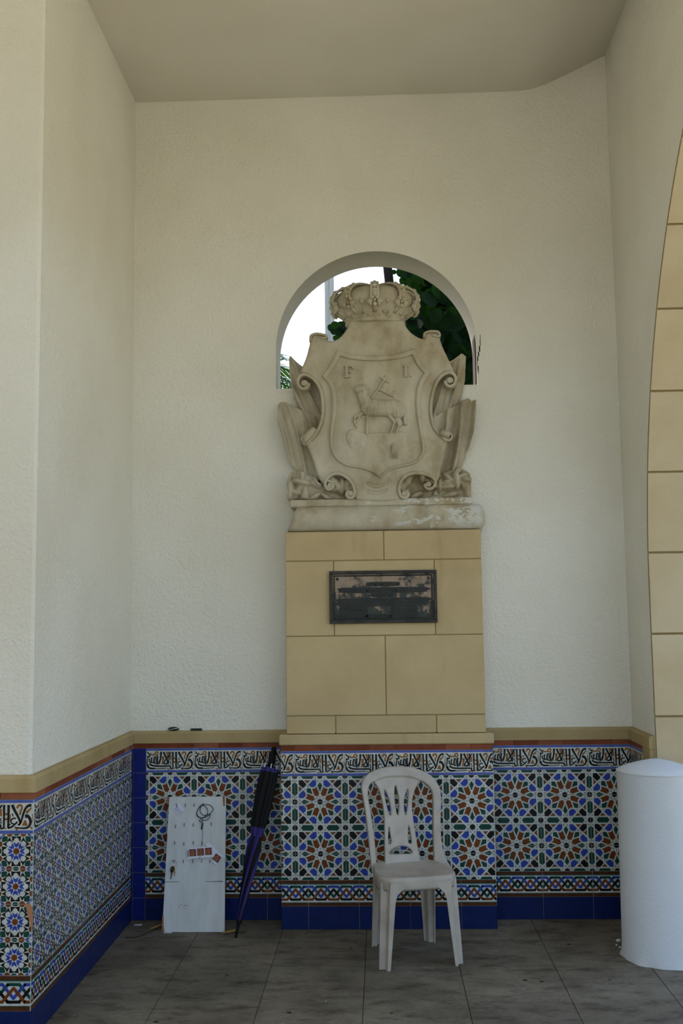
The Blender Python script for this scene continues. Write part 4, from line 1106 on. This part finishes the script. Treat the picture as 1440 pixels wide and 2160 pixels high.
def wtube(name, pts, r, mat, parent=None, n=6, sm=True, k=4):
    mb = MB(); p = cr(pts, k) if k > 1 else pts; mb.tube(p, r, n); return mb.build(name, mat, parent, sm)
# cord looped over a hook
MC = simple('black_cord', (.012, .012, .014), .5)
cord = empty('looped_cord', tuple(B3(429, 1698, .006))); tag(cord, 'thin black cord looped over a hook on the white board', 'cord')
cp_ = [(424,1700),(416,1712),(418,1722),(428,1725),(437,1718),(438,1708),(430,1699),(424,1703),(423,1714),(432,1720),(444,1716),(450,1707),(444,1699),(432,1697),(423,1700),(415,1716),(419,1724),(432,1725),(444,1718),(440,1728),(430,1731),(426,1727),(421,1731),(424,1735),(427,1730)]
wtube('loops', [B3(u, v, .006+.002*(i % 3)) for i, (u, v) in enumerate(cp_)], .0018, MC, cord)
wtube('tail', [B3(428,1730,.006), B3(427,1745,.007), B3(428,1760,.006), B3(425,1785,.008), B3(422,1812,.012)], .0010, MC, cord)
wtube('plug', [B3(427.5,1736,.007), B3(427,1742,.008), B3(425.5,1750,.007)], [.004, .0045, .0035], MC, cord, 8, True, 1)
# key ring with keys
keys = empty('key_ring', tuple(B3(367, 1818, .008))); tag(keys, 'steel key ring with a black fob key and brass key on the board', 'keys')
ctr = B3(367, 1822, .008); ex = np.array([1.0, 0, 0])
wtube('ring', [ctr+ex*.017*math.sin(a)+bez*.017*math.cos(a) for a in np.linspace(0, 2*math.pi, 25)], .0012, simple('ring_steel', (.45, .44, .42), .3, .9), keys, 6, True, 1)
wtube('fob', [B3(366,1828,.009), B3(364,1834,.011), B3(363,1840,.009)], [.007, .0105, .007], MC, keys, 10)
flat_k = lambda pts, m_, nm: (lambda o: o)(wtube(nm, pts, [.004, .003, .002], m_, keys, 5, False, 1))
flat_k([B3(363,1840,.009), B3(362,1848,.009), B3(360.5,1855,.008)], MH, 'key_blade')
flat_k([B3(369,1828,.010), B3(370,1838,.010), B3(369,1848,.009)], simple('brass', (.45, .28, .06), .35, .8), 'brass_key')
# paper tag and printed cards
def card(name, pts, y, mat, parent):
    return flatw(name, pts, y, mat, parent)
def flatw(name, pts, out, mat, parent, th=.0006):
    n = len(pts); f = [B3(u, v, out) for u, v in pts]; b = [B3(u, v, out-th) for u, v in pts]; mb = MB(); mb.add(f+b, [tuple(reversed(range(n))), tuple(range(n, 2*n))]+[(i, (i+1) % n, (i+1) % n+n, i+n) for i in range(n)]); return mb.build(name, mat, parent)
MPA = simple('white_paper', (.66, .67, .74), .7); MIN = simple('blue_ink', (.14, .17, .34), .8)
tg = empty('paper_tag', tuple(B3(373, 1698, .003))); tag(tg, 'small tilted white paper tag pinned at top left of the white board', 'tag')
flatw('paper', [(363,1705),(376,1694),(390,1710),(376.5,1721)], .0032, MPA, tg)
for k in range(6):
    a = (367+1.9*k, 1706.3+2.3*k); b = (373.5+2.0*k+random.uniform(0, 2), 1701.5+2.1*k); flatw('printed_line', [a, b, (b[0]+.4, b[1]+.8), (a[0]+.4, a[1]+.8)], .0036, MIN, tg, .0003)
mb = MB(); mb.ball(B3(373, 1698, .004), .003, 8, 6); mb.build('pin', MH, tg, True)
MRD = simple('card_red', (.15, .028, .026), .6); MYE = simple('card_yellow', (.55, .30, .04), .6)
def print_sq(parent, c, w, ang, out):
    ca, sa = math.cos(ang), math.sin(ang); T = lambda x, y: (c[0]+w*(x*ca-y*sa), c[1]+w*(x*sa+y*ca)*1.05)
    flatw('red_print', [T(-.5,-.5), T(.5,-.5), T(.5,.5), T(-.5,.5)], out, MRD, parent, .0003)
    arc = [(-.02+.30*math.cos(a), .08+.30*math.sin(a)) for a in np.linspace(.9, 5.4, 10)]
    o3 = out+.0004; wtube('gold_print', [B3(*T(x, y), o3) for x, y in arc], .0009, MYE, parent, 5, False, 1)
    wtube('gold_print', [B3(*T(.08, -.3), o3), B3(*T(.08, .42), o3)], .0008, MYE, parent, 5, False, 1); wtube('gold_print', [B3(*T(-.2, .1), o3), B3(*T(.3, .1), o3)], .0007, MYE, parent, 5, False, 1)
cs = empty('card_strip', tuple(B3(425, 1800, .004))); tag(cs, 'white card strip with three red and gold prints hanging on the board', 'card')
flatw('card', [(398,1789),(451,1785),(451.5,1808),(398.5,1812)], .010, MPA, cs, .0008); 
for c in ((407, 1799), (423.5, 1797.5), (440, 1796)): print_sq(cs, c, 14.5, -.06, .0106)
cs2 = empty('card_strip', tuple(B3(440, 1805, .004))); tag(cs2, 'tilted white card strip with red print tucked behind the upright card strip', 'card')
flatw('card', [(433,1780),(440,1776),(472,1806),(456,1826),(446,1816),(452,1806)], .006, MPA, cs2, .0008); print_sq(cs2, (457.5, 1810.5), 14.5, .62, .0066)
cs3 = empty('card_strip', tuple(B3(398, 1800, .003))); tag(cs3, 'edge of a white card showing left of the upright card strip', 'card')
flatw('card', [(394,1790),(404,1789),(404,1813),(395,1814)], .007, MPA, cs3, .0008); flatw('red_print', [(396,1794),(398,1794),(398,1808),(396,1808)], .0074, MRD, cs3, .0003)

# ---- closed umbrella
ut = onZ(497, 1978); uh = np.array([-.590, -.085, .905]); ax = uh-ut; UL = float(np.linalg.norm(ax))
umb = empty('umbrella', tuple(ut)); umb.rotation_euler = Vector(ax).to_track_quat('Z', 'Y').to_euler(); tag(umb, 'closed black and purple umbrella leaning against the pedestal', 'umbrella')
MUB = simple('umbrella_black', (.005, .005, .006), .7, 0, .2); MUP = simple('umbrella_purple', (.032, .022, .15), .55, 0, .25)
mb = MB(); prof = [(.06, .010), (.075, .013), (.14, .021), (.24, .031), (.34, .038), (.44, .044), (.50, .034), (.56, .047), (.68, .055), (.78, .056), (.84, .049)]
zs_ = np.linspace(.06, .84, 70); rr_ = np.interp(zs_, [p[0] for p in prof], [p[1] for p in prof]); NA = 64; PLT = 8
for i, (z, r) in enumerate(zip(zs_, rr_)):
    tw = 4.2*z if z < .5 else 2.1+.6*(z-.5)
    for j in range(NA):
        a = 2*math.pi*j/NA; ph = (a*PLT/(2*math.pi)) % 1.0; saw = .62+.38*ph if z < .5 else .72+.28*abs(math.sin(a*PLT/2))
        mb.v.append((r*saw*math.cos(a+tw)*1.0, r*saw*math.sin(a+tw)*.85, z))
for i in range(len(zs_)-1):
    for j in range(NA):
        mb.f.append((i*NA+j, i*NA+(j+1) % NA, (i+1)*NA+(j+1) % NA, (i+1)*NA+j)); z = zs_[i]
        k = int(j*PLT/NA); mb.m.append(1 if (z < .485 and (k % 2 == 0)) or (.485 < z < .525) or z > .815 else 0)
local(mb.build('canopy', [MUB, MUP], umb, True))
mb = MB(); mb.tube([(0,0,0), (0,0,.05), (0,0,.07)], [.0075, .008, .011], 10); mb.tube([(0,0,.07),(0,0,.085)], [.015, .015], 10); local(mb.build('ferrule', MUB, umb))
mb = MB(); mb.tube([(0,0,.80), (0,0,UL-.09)], [.006, .006], 8); local(mb.build('shaft', MUB, umb))
mb = MB(); mb.tube([(0,0,UL-.12), (0,0,UL-.06), (0,0,UL)], [.014, .019, .012], 12); local(mb.build('handle', MUB, umb, True))
MRT = simple('rib_tip', (.55, .55, .55), .4)
for k in range(8):
    a = 2*math.pi*k/8; mb = MB(); mb.tube([(.050*math.cos(a), .044*math.sin(a), .835), (.046*math.cos(a), .040*math.sin(a), .858)], [.003, .0035], 6); local(mb.build('rib_tip', MRT, umb))

# ---- bollard
bc = onY(1383, 1628, -.60); by_ = -.610
bol = empty('bollard', (bc[0]+.001, by_, 0)); tag(bol, 'white painted round bollard with a conical top beside the arch', 'bollard')
mb = MB(); NB = 72; prof = [(.194, 0), (.192, .02), (.189, .06), (.187, .4), (.183, .835), (.184, .842)]
for i, (r, z) in enumerate(prof):
    for j in range(NB):
        a = 2*math.pi*j/NB; q = r+(.004*math.sin(7*a)+.003*math.sin(13*a+1) if i == 0 else 0)+.0012*math.sin(5*a+z*9); mb.v.append((q*math.cos(a), q*math.sin(a), z))
for i in range(len(prof)-1):
    for j in range(NB): mb.f.append((i*NB+j, i*NB+(j+1) % NB, (i+1)*NB+(j+1) % NB, (i+1)*NB+j)); mb.m.append(0)
local(mb.build('shaft', M['bollard'], bol, True))
mb = MB(); mb.lathe([(.182, .838), (.186, .840), (.186, .846), (.145, .864), (.08, .884), (.03, .895), (0, .897)], (0, 0, 0), 64); local(mb.build('conical_cap', M['bollard'], bol, True))
# paint crumbs and rubble at its foot
for k, (u, v, sz, lab) in enumerate([(1304,1985,.013,'largest white paint chip on the floor left of the bollard foot'),(1300,1994,.007,'small white paint chip farthest left of the bollard foot'),(1307,1999,.008,'small white paint chip nearest the viewer at the bollard foot')]):
    p = onZ(u, v); mb = MB(); n_ = 7; top = [(sz*math.cos(a)*random.uniform(.6, 1.1), .8*sz*math.sin(a)*random.uniform(.6, 1.1)) for a in np.linspace(0, 6.283, n_+1)[:-1]]
    mb.add([(x, y, 0) for x, y in top]+[(x*.7, y*.7, sz*random.uniform(.5, .9)) for x, y in top], [tuple(reversed(range(n_))), tuple(range(n_, 2*n_))]+[(i_, (i_+1) % n_, (i_+1) % n_+n_, i_+n_) for i_ in range(n_)])
    o = mb.build('paint_chip', M['bollard']); o.location = (p[0], p[1], 0.0); tag(o, lab, 'chip', 'paint chips at the bollard foot')

# ---- small things on the ledge
MBK = simple('black_gloss', (.012, .012, .013), .25); MCR = simple('chrome', (.75, .75, .76), .12, 1.0)
p = onY(366, 1541, .006); m1 = empty('oval_gadget', (p[0], .006, .985)); tag(m1, 'oval black and chrome gadget lying on the ledge left', 'gadget')
mb = MB(); mb.ball((0, 0, .011), .030, 20, 10, (1, .42, .36)); local(mb.build('body', MBK, m1, True))
mb = MB(); mb.tube(cr([(.030*math.cos(a)*1.02, -.0135*math.sin(a), .011+.006*math.cos(a)) for a in np.linspace(-.4, 3.5, 12)], 3), .0018, 6); local(mb.build('chrome_rim', MCR, m1, True))
p = onY(414, 1541, .006); m2 = empty('black_clip', (p[0], .004, .985)); tag(m2, 'short black plastic bar lying on the ledge above the board', 'gadget')
mb = MB(); mb.box(-.031, .031, -.007, .007, 0, .0125, 0, .003); local(mb.build('body', MBK, m2)); mb = MB(); mb.box(-.026, .026, -.0078, -.0068, .004, .008, 0, .0003); local(mb.build('grip', simple('black_matt', (.02, .02, .02), .8), m2))

# ---- litter on the floor
MLF = simple('dry_leaf', (.34, .20, .03), .8); MLB = simple('brown_leaf', (.10, .055, .02), .85)
def dry_leaf(u, v, L, W, rz, mat, label, curl=.012):
    p = onZ(u, v); mb = MB(); n = 8; vs = []
    for i in range(n+1):
        t = i/n; w = W*math.sin(math.pi*min(.98, t*.95+.03))**.8; vs += [(t*L, -w, .002+curl*t*t+.004), (t*L, 0, .002+curl*t*t), (t*L, w, .002+curl*t*t+.005)]
    fs = [(3*i+c, 3*(i+1)+c, 3*(i+1)+c+1, 3*i+c+1) for i in range(n) for c in range(2)]; mb.add(vs, fs); o = mb.build('dry_leaf', mat); o.location = (p[0], p[1], .001); o.rotation_euler = (0, 0, rz)
    st_ = o.modifiers.new('thick', 'SOLIDIFY'); st_.thickness = .0012; tag(o, label, 'leaf')
dry_leaf(468, 1970, .085, .014, .25, MLF, 'curled yellow dry leaf on the floor by the umbrella tip'); dry_leaf(316, 1962, .075, .010, .75, MLF, 'narrow yellow dry leaf on the floor left of the white board')
dry_leaf(499, 1968, .05, .010, .1, MLB, 'small brown dry leaf just right of the umbrella tip', .004)
tw = empty('cable', tuple(onZ(265, 1978))); tag(tw, 'thin dark twig on the floor by the left wall', 'cable')  # thin cable lying on the floor
pts = [onZ(u, v)+np.array([0, 0, .003]) for u, v in ((263,1979),(285,1978),(302,1973),(318,1966),(330,1961))]; wtube('stem', pts, [.0022]*3+[.0026]*14, simple('cable_sheath', (.03, .022, .015), .9), tw)
for (u, v, lab) in [(353, 1968, 'white paper scrap on the floor at the foot of the white board'), (290, 1952, 'white paint fleck on the floor near the left corner')]:
    p = onZ(u, v); mb = MB(); mb.add([(-.022, 0, 0), (-.004, -.008, .001), (.02, -.004, 0), (.024, .006, .003), (.0, .009, .001), (-.018, .008, .002), (-.022, 0, -.001), (-.004, -.008, 0), (.02, -.004, -.001), (.024, .006, .002), (0, .009, 0), (-.018, .008, .001)], [(0,1,2,3,4,5), (11,10,9,8,7,6)]+[(i, i+6, (i+1) % 6+6, (i+1) % 6) for i in range(6)])
    o = mb.build('paper_scrap', MPA); o.location = (p[0], p[1], .0015); tag(o, lab, 'scrap')

# ------------------------------------------------------------------ garden behind the opening
def leafmat(name, c, tr):
    m, nt, b = new_mat(name); oi = N(nt, 'ShaderNodeObjectInfo'); n = noise(nt, wcoords(nt), 5, 2)
    nt.links.new(ramp(nt, n, [(.3, tuple(x*.6 for x in c)), (.7, c)]), b.inputs['Base Color']); b.inputs['Roughness'].default_value = .75; b.inputs['Specular IOR Level'].default_value = .05
    t = N(nt, 'ShaderNodeBsdfTranslucent'); t.inputs[0].default_value = tuple(tr)+(1,); mx = N(nt, 'ShaderNodeMixShader'); mx.inputs[0].default_value = .15
    out_ = nt.nodes['Material Output']; nt.links.new(b.outputs[0], mx.inputs[1]); nt.links.new(t.outputs[0], mx.inputs[2]); nt.links.new(mx.outputs[0], out_.inputs[0]); return m
MLV = leafmat('tree_leaf', (.003, .012, .004), (.02, .08, .004)); MPM = leafmat('palm_leaf', (.03, .085, .03), (.10, .25, .03)); MBA = simple('dark_bark', (.014, .012, .010), .95, 0, .1)
def leaf_mesh():
    mb = MB(); n = 16; pts = [(.5*math.cos(a)*(1+.06*math.cos(3*a)), .46*math.sin(a)) for a in np.linspace(0, 2*math.pi, n, endpoint=False)]
    mb.add([(x, y, .06*abs(y)+.05*x*x) for x, y in pts]+[(0, 0, 0)], [(i, (i+1) % n, n) for i in range(n)]); me = mb.mesh('leaf'); me.materials.append(MLV); return me
LMs = leaf_mesh()
tree = empty('broadleaf_tree', (.95, 3.4, -.05)); tag(tree, 'dark broad-leaved tree filling the right of the round opening', 'tree')
wtube('trunk', [(.95,3.4,-.05), (.92,3.4,1.5), (.78,3.3,2.8), (.62,3.2,3.7), (.55,3.2,4.6)], [.14, .05], MBA, tree, 10)
tx = onY(822, 582, 2.6)
wtube('branch', [(.62,3.2,3.7), (.35,2.9,4.0), (tx[0],2.6,tx[2]-.12), (tx[0],2.6,tx[2]+.7)], list(np.linspace(.05, .032, 13)), MBA, tree, 8)
wtube('branch', [(.78,3.3,2.8), (.1,2.7,3.2), (onY(735,705,2.4)[0], 2.4, onY(735,705,2.4)[2]), (onY(712,692,2.4)[0], 2.4, onY(712,692,2.4)[2])], list(np.linspace(.03, .006, 13)), MBA, tree, 6)
def add_leaf(p, s_, rot):
    o = bpy.data.objects.new('leaf', LMs); COL.objects.link(o); o.location = p; o.scale = (s_, s_, s_); o.rotation_euler = rot; attach(o, tree)
for u, v, s_ in [(700,693,.085),(708,698,.09),(706,686,.07),(720,690,.10),(728,684,.09),(722,700,.08),(714,708,.06),(730,696,.09),(708,713,.05),(736,690,.08)]:
    p = onY(u, v, 2.4+random.uniform(-.08, .08)); add_leaf(tuple(p), s_, (math.pi/2+random.uniform(-.4, .4), random.uniform(-.5, .5), random.uniform(-.4, .4)))
for u, v, s_ in [(846,575,.09),(856,580,.10),(868,578,.11),(880,586,.10),(892,580,.08),(862,598,.10),(850,592,.07),(876,604,.11),(905,592,.1),(830,574,.05)]:
    p = onY(u, v, 2.5+random.uniform(-.1, .1)); add_leaf(tuple(p), s_, (math.pi/2+random.uniform(-.5, .5), random.uniform(-.6, .6), random.uniform(-.5, .5)))
def in_crown(u, v): return u > 868 and v > 585 or u > 900
cnt = 0
while cnt < 240:
    u, v, y = random.uniform(862, 1030), random.uniform(560, 840), random.uniform(2.2, 3.2)
    if not in_crown(u, v): continue
    p = onY(u, v, y); add_leaf(tuple(p), random.uniform(.10, .19), (math.pi/2+random.uniform(-.9, .9), random.uniform(-.8, .8), random.uniform(-.9, .9))); cnt += 1
mb = MB()
lv = [v.co.copy() for v in LMs.vertices]; lf = [tuple(p.vertices) for p in LMs.polygons]
for _ in range(2600):
    a, r = random.uniform(0, 6.283), random.random()**.4; ph = random.uniform(-1, 1)
    c = Vector((1.02+.85*r*math.cos(a)*math.sqrt(1-ph*ph), 3.7+.95*r*math.sin(a)*math.sqrt(1-ph*ph), 4.0+1.15*r*ph))
    if c.y < 2.3: continue
    R_ = Matrix.Rotation(random.uniform(0, 6.28), 4, 'Z') @ Matrix.Rotation(random.uniform(-1.4, 1.4), 4, 'X'); s_ = random.uniform(.12, .2)
    mb.add([(c+(R_ @ (v*s_)))[:] for v in lv], lf)
o = mb.build('foliage', MLV, tree); o['kind'] = 'stuff'
# palm left of the opening
palm = empty('palm', (-1.62, 4.2, -.05)); tag(palm, 'palm with feathery fronds low at the left edge of the opening', 'palm')
wtube('trunk', [(-1.62,4.2,-.05), (-1.58,4.2,1.8), (-1.5,4.2,4.02)], list(np.linspace(.13, .09, 9)), MBA, palm, 10)
for k in range(13):
    a = 2*math.pi*k/13+.13; el = random.uniform(-.15, .6); L = random.uniform(1.0, 1.25); mb = MB(); prev = None; pts = []
    for i in range(13):
        t = i/12; h = L*t; pts.append(np.array([-1.5+h*math.cos(a)*math.cos(el*(1-.3*t)), 4.2+h*math.sin(a)*math.cos(el), 4.05+h*math.sin(el)-.55*t*t]))
    mb.tube(pts, list(np.linspace(.014, .004, 13)), 5)
    for i in range(1, 12):
        for sub in (0, .5):
            p = pts[i]+(pts[i+1]-pts[i])*sub; t = pts[i+1]-pts[i]; t /= np.linalg.norm(t); sd = np.cross(t, [0, 0, 1]); sd /= np.linalg.norm(sd)
            for s_ in (-1, 1):
                l = .34*math.sin(math.pi*(i+sub)/13)+.05; q = p+(s_*sd*.85+t*.5)*l+np.array([0, 0, -.10*l]); w = t*.021
                mb.add([p-w, p+w, (p+q)/2+w*.9, q, (p+q)/2-w*.9], [(0,1,2,3,4)])
    mb.build('frond', MPM, palm)
# concrete pole
pa, pb = onY(685, 660, 6.0), onY(704.5, 660, 6.0); pw = pb[0]-pa[0]
pole = empty('lamp_pole', ((pa[0]+pb[0])/2, 6.0, -.05)); tag(pole, 'pale concrete pole standing behind the left half of the opening', 'pole')
MPO = stucco('pole_concrete', (.50, .49, .46), .2, .003)
mb = MB(); mb.box(-pw/2, pw/2, -pw/2, pw/2, 0, 8.5, 0, .012); local(mb.build('shaft', MPO, pole))
mb = MB(); mb.box(-pw*.17, -pw*.05, -pw/2-.012, -pw/2, 0, 8.5, 0, .003); local(mb.build('conduit', simple('conduit', (.42, .40, .37), .6), pole))
mb = MB(); mb.box(-.25, .25, -.25, .25, 0, .10, 0, .01); local(mb.build('footing', MPO, pole))
